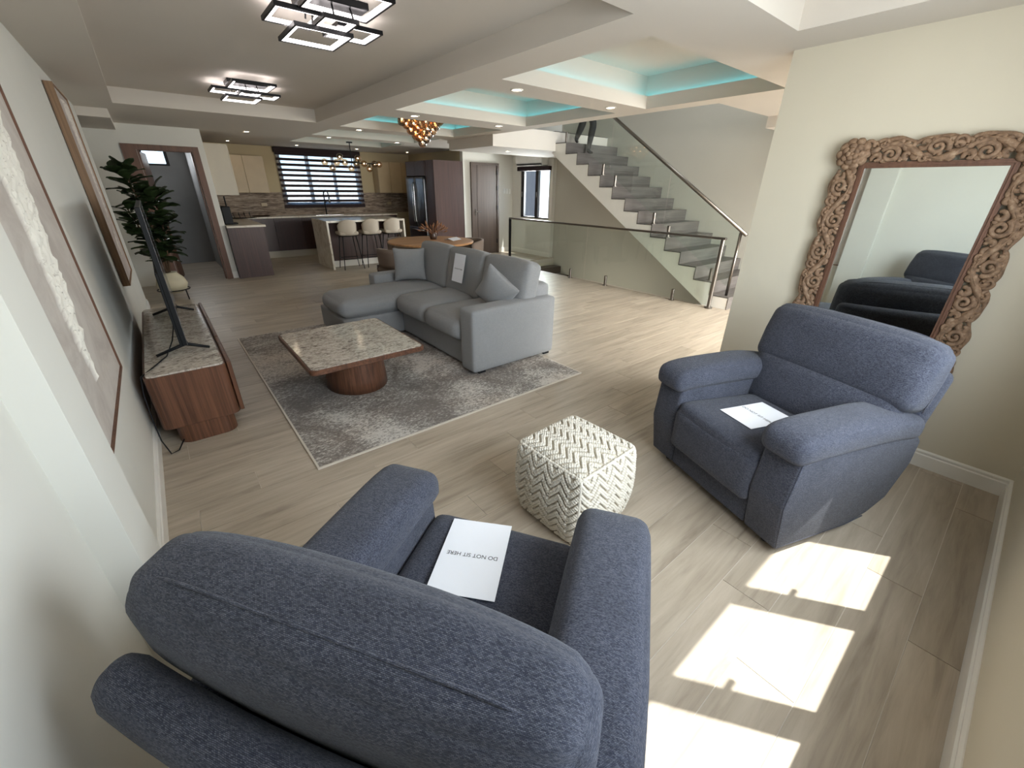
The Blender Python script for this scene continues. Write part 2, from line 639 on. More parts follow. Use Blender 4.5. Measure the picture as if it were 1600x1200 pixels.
def add_tube(bm, pts, rad, seg=8, cap=True, flat=None):
    """sweep a circle along pts; rad is a number or a list; flat=(axis vector, factor) squashes it"""
    pts = [Vector(p) for p in pts]
    n = len(pts)
    if not hasattr(rad, '__len__'):
        rad = [rad] * n
    rings = []
    t0 = (pts[1] - pts[0]).normalized()
    ref = Vector((0, 0, 1)) if abs(t0.z) < 0.9 else Vector((1, 0, 0))
    nrm = t0.cross(ref).normalized()
    for i in range(n):
        if i == 0:
            t = pts[1] - pts[0]
        elif i == n - 1:
            t = pts[-1] - pts[-2]
        else:
            t = pts[i + 1] - pts[i - 1]
        t.normalize()
        nrm = (nrm - t * nrm.dot(t))
        if nrm.length < 1e-6:
            nrm = t.orthogonal()
        nrm.normalize()
        bn = t.cross(nrm)
        ring = []
        for k in range(seg):
            a = 2 * math.pi * k / seg
            o = (nrm * math.cos(a) + bn * math.sin(a)) * rad[i]
            if flat:
                o = o - flat[0] * (o.dot(flat[0]) * (1 - flat[1]))
            ring.append(bm.verts.new(pts[i] + o))
        rings.append(ring)
    for i in range(n - 1):
        for k in range(seg):
            bm.faces.new((rings[i][k], rings[i][(k + 1) % seg], rings[i + 1][(k + 1) % seg], rings[i + 1][k]))
    if cap:
        bm.faces.new(rings[0][::-1])
        bm.faces.new(rings[-1])


def T(pts, rad, seg=8, flat=None):
    bm = bmesh.new()
    add_tube(bm, pts, rad, seg, True, flat)
    return bm


def add_lathe(bm, prof, seg=24, c=(0, 0, 0), sx=1.0, sy=1.0, cap=True):
    rings = []
    for (r, z) in prof:
        rings.append([bm.verts.new((c[0] + sx * r * math.cos(2 * math.pi * k / seg), c[1] + sy * r * math.sin(2 * math.pi * k / seg), c[2] + z)) for k in range(seg)])
    for i in range(len(prof) - 1):
        for k in range(seg):
            bm.faces.new((rings[i][k], rings[i][(k + 1) % seg], rings[i + 1][(k + 1) % seg], rings[i + 1][k]))
    if cap:
        bm.faces.new(rings[0][::-1])
        bm.faces.new(rings[-1])


def lathe(prof, seg=24, c=(0, 0, 0), sx=1.0, sy=1.0, cap=True):
    bm = bmesh.new()
    add_lathe(bm, prof, seg, c, sx, sy, cap)
    return bm


def prism(poly, axis, a, b, bevel=0.0, seg=2):
    """extrude a 2-D outline along an axis"""
    bm = bmesh.new()

    def P(u, v, w):
        return {'X': (w, u, v), 'Y': (u, w, v), 'Z': (u, v, w)}[axis]
    lo = [bm.verts.new(P(u, v, a)) for u, v in poly]
    hi = [bm.verts.new(P(u, v, b)) for u, v in poly]
    n = len(poly)
    bm.faces.new(lo)
    bm.faces.new(hi[::-1])
    for i in range(n):
        bm.faces.new((lo[i], hi[i], hi[(i + 1) % n], lo[(i + 1) % n]))
    bmesh.ops.recalc_face_normals(bm, faces=bm.faces[:])
    if bevel:
        bmesh.ops.bevel(bm, geom=bm.edges[:], offset=bevel, segments=seg, affect='EDGES', profile=0.5)
    return bm


def rrect(x0, x1, y0, y1, r, k=6):
    pts = []
    for cx, cy, a0 in ((x1 - r, y1 - r, 0), (x0 + r, y1 - r, 90), (x0 + r, y0 + r, 180), (x1 - r, y0 + r, 270)):
        for i in range(k + 1):
            a = R(a0 + 90 * i / k)
            pts.append((cx + r * math.cos(a), cy + r * math.sin(a)))
    return pts


def join_spheres(bm, c, r, sub=1, scale=(1, 1, 1), rot=None):
    m = Matrix.Translation(c)
    if rot is not None:
        m = m @ rot
    m = m @ Matrix.Diagonal((scale[0], scale[1], scale[2], 1))
    bmesh.ops.create_icosphere(bm, subdivisions=sub, radius=r, matrix=m)


def lettering(text, size, parent, loc, rot, mat='ink'):
    cu = bpy.data.curves.new('lettering', 'FONT')
    cu.body = text
    cu.size = size
    cu.align_x = 'CENTER'
    cu.align_y = 'CENTER'
    cu.extrude = 0.0001
    cu.materials.append(MATS[mat])
    tmp = bpy.data.objects.new('tmp_text', cu)
    COL.objects.link(tmp)
    me = bpy.data.meshes.new_from_object(tmp.evaluated_get(bpy.context.evaluated_depsgraph_get()))
    bpy.data.objects.remove(tmp)
    bpy.data.curves.remove(cu)
    o = link('lettering', me, None, parent)
    o.location = loc
    o.rotation_euler = rot
    return o


def struct(name, bm, mat, parent=None):
    return obj(name, bm, mat, parent, kind='structure')

# ------------------------------------------------------------------ the room shell
ZC = 2.351          # underside of the beams
WX, WY, MX, ME = -0.365, -0.365, 3.363, 1.372
ZT = 2.80           # top of the ceiling slab


def wall_grid(axis, a, b, u0, u1, z0, z1, holes):
    """wall between planes a..b of an axis, spanning u0..u1 and z0..z1, with rectangular holes (u0,u1,z0,z1)"""
    us = sorted({u0, u1} | {h[0] for h in holes} | {h[1] for h in holes})
    zs = sorted({z0, z1} | {h[2] for h in holes} | {h[3] for h in holes})
    bm = bmesh.new()
    for i in range(len(us) - 1):
        for j in range(len(zs) - 1):
            cu, cz = (us[i] + us[i + 1]) / 2, (zs[j] + zs[j + 1]) / 2
            if any(h[0] < cu < h[1] and h[2] < cz < h[3] for h in holes):
                continue
            if axis == 'X':
                add_box(bm, a, b, us[i], us[i + 1], zs[j], zs[j + 1])
            else:
                add_box(bm, us[i], us[i + 1], a, b, zs[j], zs[j + 1])
    return bm


# floor: grout bed, then every plank
WELL = (6.06, 7.56, 3.0, 7.6)
floor = struct('floor', B((-1.3, WELL[0], -0.42, 11.97, -0.10, -0.0025), (WELL[0], 7.6, -0.42, WELL[2], -0.10, -0.0025), (WELL[0], 7.6, WELL[3], 11.97, -0.10, -0.0025)), 'grout')
G = 0.0016
cells = []
r0 = int(math.floor((WY - ROW0) / PITCH_Y))
for row_i in range(r0, r0 + 64):
    y0, y1 = ROW0 + row_i * PITCH_Y, ROW0 + (row_i + 1) * PITCH_Y
    y0c, y1c = max(y0, WY), min(y1, 11.85)
    if y1c - y0c < 0.01:
        continue
    xa = WX if y0 < 7.5 else -1.25
    off = (1.25 + 0.2935 * (row_i - 9)) % PLANK_L
    k = math.floor((xa - off) / PLANK_L)
    while True:
        x0, x1 = off + k * PLANK_L, off + (k + 1) * PLANK_L
        k += 1
        x0c, x1c = max(x0, xa), min(x1, 7.55)
        if x0 > 7.55:
            break
        if x1c - x0c < 0.02:
            continue
        ym = (y0 + y1) / 2
        if WELL[2] - 0.05 < ym < WELL[3]:
            x1c = min(x1c, WELL[0])
            if x1c - x0c < 0.02:
                continue
        cells.append((x0c, x1c, y0c, y1c))


def seen(c):
    p = m3.transposed() @ (Vector(((c[0] + c[1]) / 2, (c[2] + c[3]) / 2, 0)) - Vector((0, 0, EYE)))
    if p.z > -0.1:
        return 99.0
    u, w = p.x / -p.z, p.y / -p.z
    return -p.z if abs(u) < 1.45 and abs(w) < 1.1 else 60.0 - p.z


cells.sort(key=seen)
full_me = {}
for c in cells[:300]:
    w_, d_ = round(c[1] - c[0], 3), round(c[3] - c[2], 3)
    if (w_, d_) not in full_me:
        bm = B((-w_ / 2 + G, w_ / 2 - G, -d_ / 2 + G, d_ / 2 - G, -0.012, 0.0))
        me = bpy.data.meshes.new('plank')
        bm.to_mesh(me)
        bm.free()
        full_me[(w_, d_)] = me
    link('plank', full_me[(w_, d_)], 'plank_oak', floor, loc=((c[0] + c[1]) / 2, (c[2] + c[3]) / 2, 0))
bm = bmesh.new()
for c in cells[300:]:
    add_box(bm, c[0] + G, c[1] - G, c[2] + G, c[3] - G, -0.012, 0)
obj('plank_field', bm, 'plank_oak', floor, kind='stuff')

# ceiling with recessed trays and stepped coffers
TRAY1 = (-0.008, 2.13, 1.67, 6.97)
TRAY2 = (0.0, 2.995, -0.12, 1.227)
COFFERS = [(2.48, 4.46, 1.80, 3.195), (2.48, 4.46, 3.60, 5.185), (2.50, 4.46, 5.73, 7.11), (2.51, 4.46, 7.56, 8.60), (2.54, 4.46, 9.02, 10.20)]
VOID = (4.70, 7.60, 2.505, 7.61)
LEDGE = 0.11
xs = {-1.4, 7.6, TRAY1[0], TRAY1[1], TRAY2[0], TRAY2[1], VOID[0], VOID[1]}
ys = {-0.42, 11.97, TRAY1[2], TRAY1[3], TRAY2[2], TRAY2[3], VOID[2], VOID[3]}
for c in COFFERS:
    xs |= {c[0], c[1], c[0] - LEDGE, c[1] + LEDGE}
    ys |= {c[2], c[3], c[2] - LEDGE, c[3] + LEDGE}
xs, ys = sorted(xs), sorted(ys)
inr = lambda r, x, y: r[0] < x < r[1] and r[2] < y < r[3]
bm = bmesh.new()
for i in range(len(xs) - 1):
    for j in range(len(ys) - 1):
        x, y = (xs[i] + xs[i + 1]) / 2, (ys[j] + ys[j + 1]) / 2
        q = (xs[i], xs[i + 1], ys[j], ys[j + 1])
        if inr(VOID, x, y):
            continue
        z0 = ZC
        if inr(TRAY1, x, y):
            z0 = 2.505
        elif inr(TRAY2, x, y):
            z0 = 2.56
        for c in COFFERS:
            if inr(c, x, y):
                z0 = 2.672
            elif inr((c[0] - LEDGE, c[1] + LEDGE, c[2] - LEDGE, c[3] + LEDGE), x, y):
                add_box(bm, *q, ZC, 2.467)
                z0 = 2.672
        add_box(bm, *q, z0, ZT)
ceiling = struct('ceiling', bm, 'ceiling_paint')
# teal LED strips lying on the coffer ledges behind the lip
for c in COFFERS:
    bm = B((c[0] - 0.090, c[0] - 0.072, c[2] - 0.07, c[3] + 0.07, 2.467, 2.473), (c[1] + 0.072, c[1] + 0.090, c[2] - 0.07, c[3] + 0.07, 2.467, 2.473),
           (c[0] - 0.07, c[1] + 0.07, c[2] - 0.090, c[2] - 0.072, 2.467, 2.473), (c[0] - 0.07, c[1] + 0.07, c[3] + 0.072, c[3] + 0.090, 2.467, 2.473))
    obj('cove_light_strip', bm, 'led_teal', ceiling)
# dropped soffit over the alcove, beam by the entry, bulkhead carrying the upper landing
struct('trim_2', B((-1.4, -0.075, 7.54, 9.157, 2.258, 2.352)), 'ceiling_paint')
struct('trim_3', B((5.88, 7.56, 2.28, 2.505, 2.235, 2.352)), 'ceiling_paint')
struct('trim_4', B((4.665, 7.56, 6.24, 7.61, 2.182, 2.49)), 'ceiling_paint')

# walls
struct('wall_left', B((-0.48, WX, -0.42, 7.54, 0, ZT)), 'wall_paint')
struct('trim_1', B((WX - 0.01, -0.287, 1.33, 1.60, 0, ZC)), 'wall_paint')
struct('wall_alcove', B((-1.4, -1.3, 7.54, 9.157, 0, ZT), (-1.4, -0.48, 7.44, 7.54, 0, ZT)), 'wall_paint')
PANES = [(0.34, 0.81), (0.92, 1.39), (1.50, 1.966), (2.08, 2.547)]
PZ = (0.888, 2.05)
struct('wall_front', wall_grid('Y', -0.42, WY, -0.48, MX, 0, ZT, [(0.24, 2.66, 0.81, 2.13)]), 'wall_cream')
struct('wall_mirror', B((MX, 3.48, -0.42, ME, 0, ZT)), 'wall_cream')
struct('wall_entry', wall_grid('Y', -0.42, WY, 3.48, 7.72, -0.1, ZT, [(4.2, 7.0, 0.1, 2.2)]), 'wall_cream')
struct('wall_back_left', wall_grid('Y', 9.157, 9.27, -1.4, 0.955, 0, ZT, [(0.085, 0.775, -1, 2.03)]), 'wall_paint')
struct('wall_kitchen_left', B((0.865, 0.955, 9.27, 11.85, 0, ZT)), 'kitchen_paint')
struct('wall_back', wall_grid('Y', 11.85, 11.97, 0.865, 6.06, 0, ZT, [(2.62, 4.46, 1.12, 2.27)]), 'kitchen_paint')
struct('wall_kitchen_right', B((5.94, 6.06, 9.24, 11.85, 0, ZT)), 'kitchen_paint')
struct('wall_door', B((5.94, 7.45, 9.12, 9.24, 0, ZT)), 'wall_paint')
SWIN = (7.74, 8.80, 0.88, 1.975)
struct('wall_window', wall_grid('X', 7.45, 7.56, 7.65, 9.24, 0, ZT, [SWIN]), 'wall_paint')
struct('wall_right', wall_grid('X', 7.60, 7.72, -0.42, 7.8, -2.8, 5.2, []), 'wall_grey')
struct('trim_5', B((7.56, 7.60, -0.365, 7.65, -2.8, 2.51)), 'wall_grey')
struct('wall_upper', B((4.58, 4.70, 2.39, 7.7, ZT, 5.2), (4.70, 7.6, 7.59, 7.72, 2.3, 5.2)), 'wall_paint')
struct('wall_upper_front', wall_grid('Y', 2.39, 2.505, 4.58, 7.6, ZT, 5.2, [(4.95, 7.35, 3.3, 4.8)]), 'wall_paint')
struct('ceiling_upper', B((4.4, 7.9, 0.9, 7.72, 5.2, 5.3)), 'ceiling_paint')  # unseen roof; its front overhang is added to keep sun off the stairs
# stairwell going down
struct('wall_stairwell', B((5.95, 6.055, 3.0, 7.6, -2.8, -0.1), (6.055, 7.56, 2.9, 3.0, -2.8, -0.1), (6.055, 7.56, 7.6, 7.7, -2.8, -0.1), (5.95, 7.6, 2.9, 7.7, -2.9, -2.8)), 'wall_cream')
# bathroom behind the open door
struct('wall_bath', wall_grid('Y', 11.5, 11.6, -0.6, 0.865, 0, ZT, [(0.14, 0.55, 1.87, 2.14)]), 'bath_wall')
struct('wall_bath_side', B((-0.6, -0.5, 9.27, 11.5, 0, ZT), (0.845, 0.865, 9.27, 11.5, 0, ZT)), 'bath_wall')

# baseboards: plain board with a bead on top
BB = [(0, 0), (0.016, 0), (0.016, 0.082), (0.009, 0.088), (0.012, 0.096), (0.012, 0.104), (0.004, 0.112), (0, 0.112)]


def baseboard(name, x0, y0, x1, y1, nx, ny):
    bm = bmesh.new()
    a, b_ = [], []
    for d, z in BB:
        a.append(bm.verts.new((x0 + nx * d, y0 + ny * d, z)))
        b_.append(bm.verts.new((x1 + nx * d, y1 + ny * d, z)))
    n = len(BB)
    for i in range(n):
        bm.faces.new((a[i], a[(i + 1) % n], b_[(i + 1) % n], b_[i]))
    bm.faces.new(a)
    bm.faces.new(b_)
    bmesh.ops.recalc_face_normals(bm, faces=bm.faces[:])
    struct(name, bm, 'trim_white')


baseboard('baseboard_left_near', WX, WY, WX, 1.33, 1, 0)
baseboard('baseboard_left_pilaster', -0.287, 1.32, -0.287, 1.61, 1, 0)
baseboard('baseboard_left', WX, 1.60, WX, 7.54, 1, 0)
baseboard('baseboard_front', WX, WY, MX, WY, 0, 1)
baseboard('baseboard_mirror', MX, WY, MX, ME, -1, 0)
baseboard('baseboard_back_left', 0.86, 9.157, 0.955, 9.157, 0, -1)
baseboard('baseboard_door', 6.98, 9.12, 7.45, 9.12, 0, -1)
baseboard('baseboard_window', 7.45, 7.65, 7.45, 9.12, -1, 0)
baseboard('baseboard_right', 7.56, 2.55, 7.56, WY, -1, 0)

# windows
def frame_bars(rects, y0, y1):
    return B(*[(x0, x1, y0, y1, z0, z1) for x0, x1, z0, z1 in rects])


win = struct('window_1', frame_bars([(0.24, 2.66, 0.81, PZ[0]), (0.24, 2.66, PZ[1], 2.13), (0.24, 0.34, PZ[0], PZ[1]), (0.81, 0.92, PZ[0], PZ[1]), (1.39, 1.50, PZ[0], PZ[1]), (1.966, 2.08, PZ[0], PZ[1]), (2.547, 2.66, PZ[0], PZ[1])], -0.40, -0.365), 'dark_frame')
for x0, x1 in PANES:
    obj('pane', B((x0, x1, -0.386, -0.382, PZ[0], PZ[1])), 'window_glass', win)
    bm = B((x0 - 0.035, x0 - 0.012, -0.365, -0.352, 1.41, 1.52), (x0 - 0.032, x0 + 0.030, -0.352, -0.336, 1.455, 1.482), bevel=0.003, seg=1)
    obj('window_handle', bm, 'steel', win)
win = struct('window_2', frame_bars([(4.2, 7.0, 0.1, 0.16), (4.2, 7.0, 2.14, 2.2), (4.2, 4.26, 0.16, 2.14), (5.57, 5.63, 0.16, 2.14), (6.94, 7.0, 0.16, 2.14)], -0.41, -0.37), 'dark_frame')
for x0, x1 in ((4.26, 5.57), (5.63, 6.94)):
    obj('pane', B((x0, x1, -0.392, -0.388, 0.16, 2.14)), 'window_glass', win)
# side window beside the air conditioner
y0, y1, z0, z1 = SWIN
ym = y0 + 0.47
win = struct('window_3', B((7.47, 7.53, y0, y1, z0, z0 + 0.03), (7.47, 7.53, y0, y1, z1 - 0.035, z1), (7.47, 7.53, y1 - 0.11, y1, z0, z1), (7.47, 7.53, y0, y0 + 0.04, z0, z1), (7.46, 7.53, ym - 0.05, ym + 0.05, z0, z1)), 'dark_frame')
obj('pane', B((7.50, 7.504, y0 + 0.04, ym - 0.05, z0 + 0.03, z1 - 0.035)), 'window_glass', win)
obj('pane', B((7.50, 7.504, ym + 0.05, y1 - 0.11, z0 + 0.03, z1 - 0.035)), 'window_glass', win)
obj('window_handle', B((7.452, 7.47, ym - 0.012, ym + 0.012, 1.36, 1.48), bevel=0.004, seg=1), 'steel', win)
obj('window_handle', B((7.452, 7.47, y1 - 0.06, y1 - 0.04, 1.36, 1.48), bevel=0.004, seg=1), 'steel', win)
obj('blind_cassette', B((7.36, 7.45, y0 - 0.04, y1 + 0.05, 1.94, 2.03), bevel=0.01), 'blind_dark', win)
# kitchen window behind the striped blind
win = struct('window_4', B((2.62, 4.46, 11.88, 11.93, 1.12, 1.17), (2.62, 4.46, 11.88, 11.93, 2.22, 2.27), (2.62, 2.67, 11.88, 11.93, 1.17, 2.22), (4.41, 4.46, 11.88, 11.93, 1.17, 2.22), (3.22, 3.30, 11.88, 11.93, 1.17, 2.22), (3.84, 3.90, 11.88, 11.93, 1.17, 2.22)), 'dark_frame')
for x0, x1 in ((2.67, 3.22), (3.30, 3.84), (3.90, 4.41)):
    obj('pane', B((x0, x1, 11.90, 11.904, 1.17, 2.22)), 'window_glass', win)
win = struct('window_5', B((0.14, 0.55, 11.51, 11.56, 1.87, 1.905), (0.14, 0.55, 11.51, 11.56, 2.12, 2.14), (0.14, 0.17, 11.51, 11.56, 1.905, 2.12), (0.50, 0.55, 11.51, 11.56, 1.905, 2.12)), 'dark_frame')
obj('pane', B((0.17, 0.50, 11.53, 11.534, 1.905, 2.12)), 'window_glass', win)
win = struct('window_6', B((4.95, 7.35, 2.42, 2.46, 3.3, 3.36), (4.95, 7.35, 2.42, 2.46, 4.74, 4.8), (4.95, 5.01, 2.42, 2.46, 3.36, 4.74), (7.29, 7.35, 2.42, 2.46, 3.36, 4.74)), 'dark_frame')
obj('pane', B((5.01, 7.29, 2.435, 2.439, 3.36, 4.74)), 'window_glass', win)

# doors
d1 = struct('door_1', B((6.185, 6.90, 9.075, 9.118, 0.008, 2.045), bevel=0.002, seg=1), 'door_wood')
obj('door_frame', B((6.13, 6.185, 9.06, 9.119, 0, 2.10), (6.90, 6.955, 9.06, 9.119, 0, 2.10), (6.185, 6.90, 9.06, 9.119, 2.045, 2.10)), 'door_wood', d1)
obj('raised_strip', B((6.30, 6.305, 9.071, 9.076, 0.01, 2.04)), 'dark_leg', d1)
bm = B((6.225, 6.245, 9.066, 9.075, 0.93, 1.07), bevel=0.003, seg=1)
add_tube(bm, [(6.235, 9.066, 1.02), (6.235, 9.02, 1.02), (6.25, 9.012, 1.02), (6.36, 9.012, 1.02)], 0.009, 8)
obj('door_handle', bm, 'steel', d1)
for z in (0.25, 1.05, 1.5, 1.85):
    obj('hinge', B((6.885, 6.912, 9.052, 9.076, z, z + 0.10), bevel=0.003, seg=1), 'dark_frame', d1)
d2 = struct('door_2', B((-0.09, 0.082, 9.125, 9.156, 0, 2.09), (0.778, 0.868, 9.125, 9.156, 0, 2.09), (0.082, 0.778, 9.125, 9.156, 2.02, 2.09), (0.086, 0.106, 9.156, 9.27, 0, 2.028), (0.754, 0.774, 9.156, 9.27, 0, 2.028), (0.106, 0.754, 9.156, 9.27, 2.01, 2.028)), 'frame_brown')
lf = obj('door_leaf', B((0, 0.68, 0, 0.04, 0.01, 2.0)), 'frame_brown', d2, loc=(0.11, 9.29, 0))
lf.rotation_euler = (0, 0, R(83))
# ground and the neighbouring house outside
struct('ground', B((-300, 300, -300, 300, -3.1, -3.0)), 'paving')

# ------------------------------------------------------------------ recliner armchairs (front faces local +Y)
def build_recliner(root, f='recliner_fabric'):
    side = [(0.43, 0.045), (0.475, 0.30), (0.455, 0.545), (0.15, 0.575), (-0.28, 0.555), (-0.35, 0.49), (-0.36, 0.36), (-0.29, 0.16), (-0.18, 0.085), (-0.04, 0.05)]
    for s in (-1, 1):
        bm = prism(side, 'X', 0.272 if s > 0 else -0.455, 0.455 if s > 0 else -0.272, 0.016, 3)
        ap = obj('arm_panel', bm, f, root, smooth=True, uv=True)
        obj('welt', T([(s * 0.4515, y_ - 0.003, z_) for y_, z_ in ((-0.16, 0.075), (-0.04, 0.055), (0.425, 0.052), (0.470, 0.30), (0.452, 0.535))], 0.0038, 6), f, ap, smooth=True, uv=True)

        def arm_fn(p, c):
            y = p[:, 1]
            fr = np.clip((y - 0.24) / 0.22, 0, 1)
            p[:, 2] -= 0.035 * fr ** 2
            bk = np.clip((-0.1 - y) / 0.34, 0, 1)
            p[:, 2] -= 0.05 * bk ** 1.5
            p[:, 0] *= 1 - 0.08 * bk
            return p
        me = pad(0.222, 0.82, 0.130, 0.050, (0.004, 0.01, 0.014), 14, arm_fn)
        a = link('arm_pad', me, f, root, loc=(s * 0.362, 0.085, 0.598), smooth=True)
        # welt around the lower edge of the pad
        pts = []
        for k in range(37):
            t = 2 * math.pi * k / 36
            cx, cy = math.cos(t), math.sin(t)
            x = math.copysign(abs(cx) ** 0.35, cx) * 0.106
            y = math.copysign(abs(cy) ** 0.22, cy) * 0.406
            z = -0.030
            fr = min(max((y - 0.24) / 0.22, 0), 1)
            bk = min(max((-0.1 - y) / 0.34, 0), 1)
            pts.append((x * (1 - 0.08 * bk), y, z - 0.035 * fr ** 2 - 0.05 * bk ** 1.5))
        obj('welt', T(pts, 0.0055, 6), f, a, smooth=True, uv=True)

    def seat_fn(p, c):
        p[:, 2] += 0.016 * np.clip(p[:, 1] / 0.3, -1, 1)
        return p
    link('seat_cushion', pad(0.548, 0.70, 0.17, 0.045, (0, 0.012, 0.010), 12, seat_fn), f, root, loc=(0, 0.125, 0.378), smooth=True)
    link('footrest_panel', pad(0.548, 0.10, 0.25, 0.035, (0, 0.016, 0), 10), f, root, loc=(0, 0.435, 0.315), smooth=True)
    obj('base_board', B((-0.27, 0.27, 0.385, 0.43, 0.05, 0.20), bevel=0.01), f, root, smooth=False, uv=True)
    obj('base_frame', B((-0.30, 0.30, -0.25, 0.36, 0.03, 0.30)), 'black_metal', root)
    for sx in (-1, 1):
        for y in (-0.16, 0.36):
            obj('foot', lathe([(0.022, 0), (0.022, 0.05)], 10, (sx * 0.36, y, 0.0)), 'black_plastic', root)
    # reclined back: two stuffed rolls in front of a separate shell
    lean = Matrix.Translation((-0.040, -0.155, 0.44)) @ Matrix.Rotation(R(12), 4, 'X')

    def low_fn(p, c):
        p[:, 1] += 0.012 * (1 - c[:, 0] ** 2)
        return p

    def top_fn(p, c):
        e = np.abs(c[:, 0])
        up_ = np.clip(c[:, 2], 0, 1)
        p[:, 2] -= 0.018 * e ** 4 * up_
        p[:, 1] *= 1 - 0.32 * e ** 3 * up_
        return p
    me = xf(pad(0.76, 0.17, 0.32, 0.055, (0, 0.020, 0.0), 14, low_fn), lean @ Matrix.Translation((0, 0.008, 0.115)))
    link('lumbar_cushion', me, f, root, smooth=True)
    me = xf(pad(0.825, 0.19, 0.34, 0.060, (0.004, 0.020, 0.012), 18, top_fn), lean @ Matrix.Translation((0, 0.0, 0.382)))
    hc = link('head_cushion', me, f, root, smooth=True)
    pts = []
    for k in range(41):
        t = math.pi * k / 40
        x = math.copysign(abs(math.cos(t)) ** 0.28, math.cos(t)) * 0.414
        z = abs(math.sin(t)) ** 0.28 * 0.330 - 0.150
        e = min(abs(x) / 0.3875, 1)
        pts.append(lean @ Vector((x, -0.030, 0.382 + z - 0.018 * e ** 4 * (1 if z > 0 else 0))))
    obj('welt', T(pts, 0.0032, 6), f, hc, smooth=True, uv=True)

    def shell_fn(p, c):
        p[:, 1] -= 0.02 * (1 - c[:, 0] ** 2)
        return p
    me = xf(pad(0.80, 0.088, 0.68, 0.04, (0, 0.006, 0), 18, shell_fn), lean @ Matrix.Translation((0, -0.145, 0.09)))
    link('back_shell', me, f, root, smooth=True)


def facing(dx, dy):
    return math.atan2(dy, dx) - math.pi / 2


recl_a = thing('recliner', 'blue-grey recliner in the foreground corner, seen over its back', 'armchair', (0.293, 0.600, 0), facing(0.838, 0.545), 'blue-grey recliners')
build_recliner(recl_a)
recl_b = copy_thing(recl_a, (2.404, 0.579, 0), facing(-0.942, 0.335), 'blue-grey recliner in front of the carved mirror', 'blue-grey recliners')


def sheet(name, label, c, rz, w=0.21, h=0.297, pitch=0.0, text_size=0.03):
    o = thing(name, label, 'sign', c, rz)
    o.rotation_euler = (pitch, 0, rz)
    obj('sheet', B((-w / 2, w / 2, -h / 2, h / 2, 0, 0.0012)), 'paper', o)
    lettering('DO NOT SIT HERE', text_size, o, (0, 0.0, 0.0016), (0, 0, 0))
    return o


sheet('paper_sign', 'white paper sign on the seat of the foreground recliner', (0.515, 0.815, 0.484), math.atan2(0.753, -0.657), text_size=0.0205)
sheet('paper_sign', 'white paper sign on the seat of the recliner by the mirror', (2.225, 0.640, 0.484), math.atan2(-0.93, -0.36), text_size=0.0235)

# ------------------------------------------------------------------ macrame pouf
pouf = thing('pouf', 'cream macrame cube pouf with braided chevron ropes, between the recliners', 'pouf', (1.345, 1.115, 0), R(2))
PS, PH = 0.415, 0.42


def pouf_pt(ax, sg, u, v, out=0.0):
    """point on the pouf's bulging skin; ax 0/1 = sides, 2 = top"""
    c = np.zeros(3)
    c[ax] = sg
    a, b_ = [(1, 2), (0, 2), (0, 1)][ax]
    c[a], c[b_] = u, v
    h = np.array([PS / 2, PS / 2, PH / 2])
    p = c * h
    r = 0.035
    q = np.clip(p, -(h - r), h - r)
    d = p - q
    n = d / (np.linalg.norm(d) + 1e-9)
    p = q + n * (r + out)
    p[ax] += sg * 0.028 * (1 - u * u) * (1 - v * v)
    w = 1 + 0.05 * (1 - (p[2] / (PH / 2)) ** 2) - 0.06 * max(0, -p[2] / (PH / 2)) ** 2
    p[0] *= w
    p[1] *= w
    p[2] += PH / 2
    return Vector(p)


vs, fs = [], []
N = 16
for ax, sg in ((0, 1), (0, -1), (1, 1), (1, -1), (2, 1), (2, -1)):
    o0 = len(vs)
    for i in range(N + 1):
        for j in range(N + 1):
            vs.append(pouf_pt(ax, sg, -1 + 2 * i / N, -1 + 2 * j / N))
    for i in range(N):
        for j in range(N):
            a = o0 + i * (N + 1) + j
            fs.append((a, a + N + 1, a + N + 2, a + 1))
bm = bmesh.new()
bv = [bm.verts.new(v) for v in vs]
for f_ in fs:
    bm.faces.new([bv[i] for i in f_])
bmesh.ops.remove_doubles(bm, verts=bm.verts[:], dist=1e-4)
bmesh.ops.recalc_face_normals(bm, faces=bm.faces[:])
obj('cover', bm, 'weave_base', pouf, smooth=True)
ico = bmesh.new()
bmesh.ops.create_icosphere(ico, subdivisions=1, radius=1.0)
iv = np.array([v.co[:] for v in ico.verts])
if_ = [[v.index for v in f.verts] for f in ico.faces]
ico.free()


def bead_mesh(pts, rad):
    V, F = [], []
    for p, r in zip(pts, rad):
        o0 = len(V)
        V.extend((iv * r + np.array(p)).tolist())
        F.extend([[k + o0 for k in f] for f in if_])
    return mesh_from('rope_knots', V, F)


rnd = random.Random(4)
pts, rad = [], []
SP = 0.0125
per = 0.5          # chevron period in u
for ax, sg in ((0, -1), (1, -1), (0, 1), (1, 1)):
    lines = []
    z = -1.6
    while z < 1.75:
        for dv in (0.0, 0.072):
            lines.append(z + dv)
        z += 0.23
    for v0 in lines:
        m = int(2 * PS / 2 * 1.75 / SP)
        for k in range(m + 1):
            u = -0.97 + 1.94 * k / m
            ph = (u + 1) / per % 1.0
            tri = abs(ph - 0.5) * 2
            v = v0 + 0.30 * tri
            if -0.97 < v < 0.99:
                pts.append(pouf_pt(ax, sg, u, v, 0.003))
                rad.append(rnd.uniform(0.0085, 0.0105))
for v0 in np.arange(-1.3, 1.2, 0.21):
    for dv in (0.0, 0.062):
        m = int(2 * PS / 2 * 1.6 / SP)
        for k in range(m + 1):
            u = -0.95 + 1.9 * k / m
            tri = abs(((u + 1) / 0.5 % 1.0) - 0.5) * 2
            v = v0 + dv + 0.26 * tri
            if -0.95 < v < 0.95:
                pts.append(pouf_pt(2, 1, u, v, 0.003))
                rad.append(rnd.uniform(0.0074, 0.0095))
link('rope_knots', bead_mesh(pts, rad), 'rope', pouf, kind='stuff', smooth=True)
bm = bmesh.new()
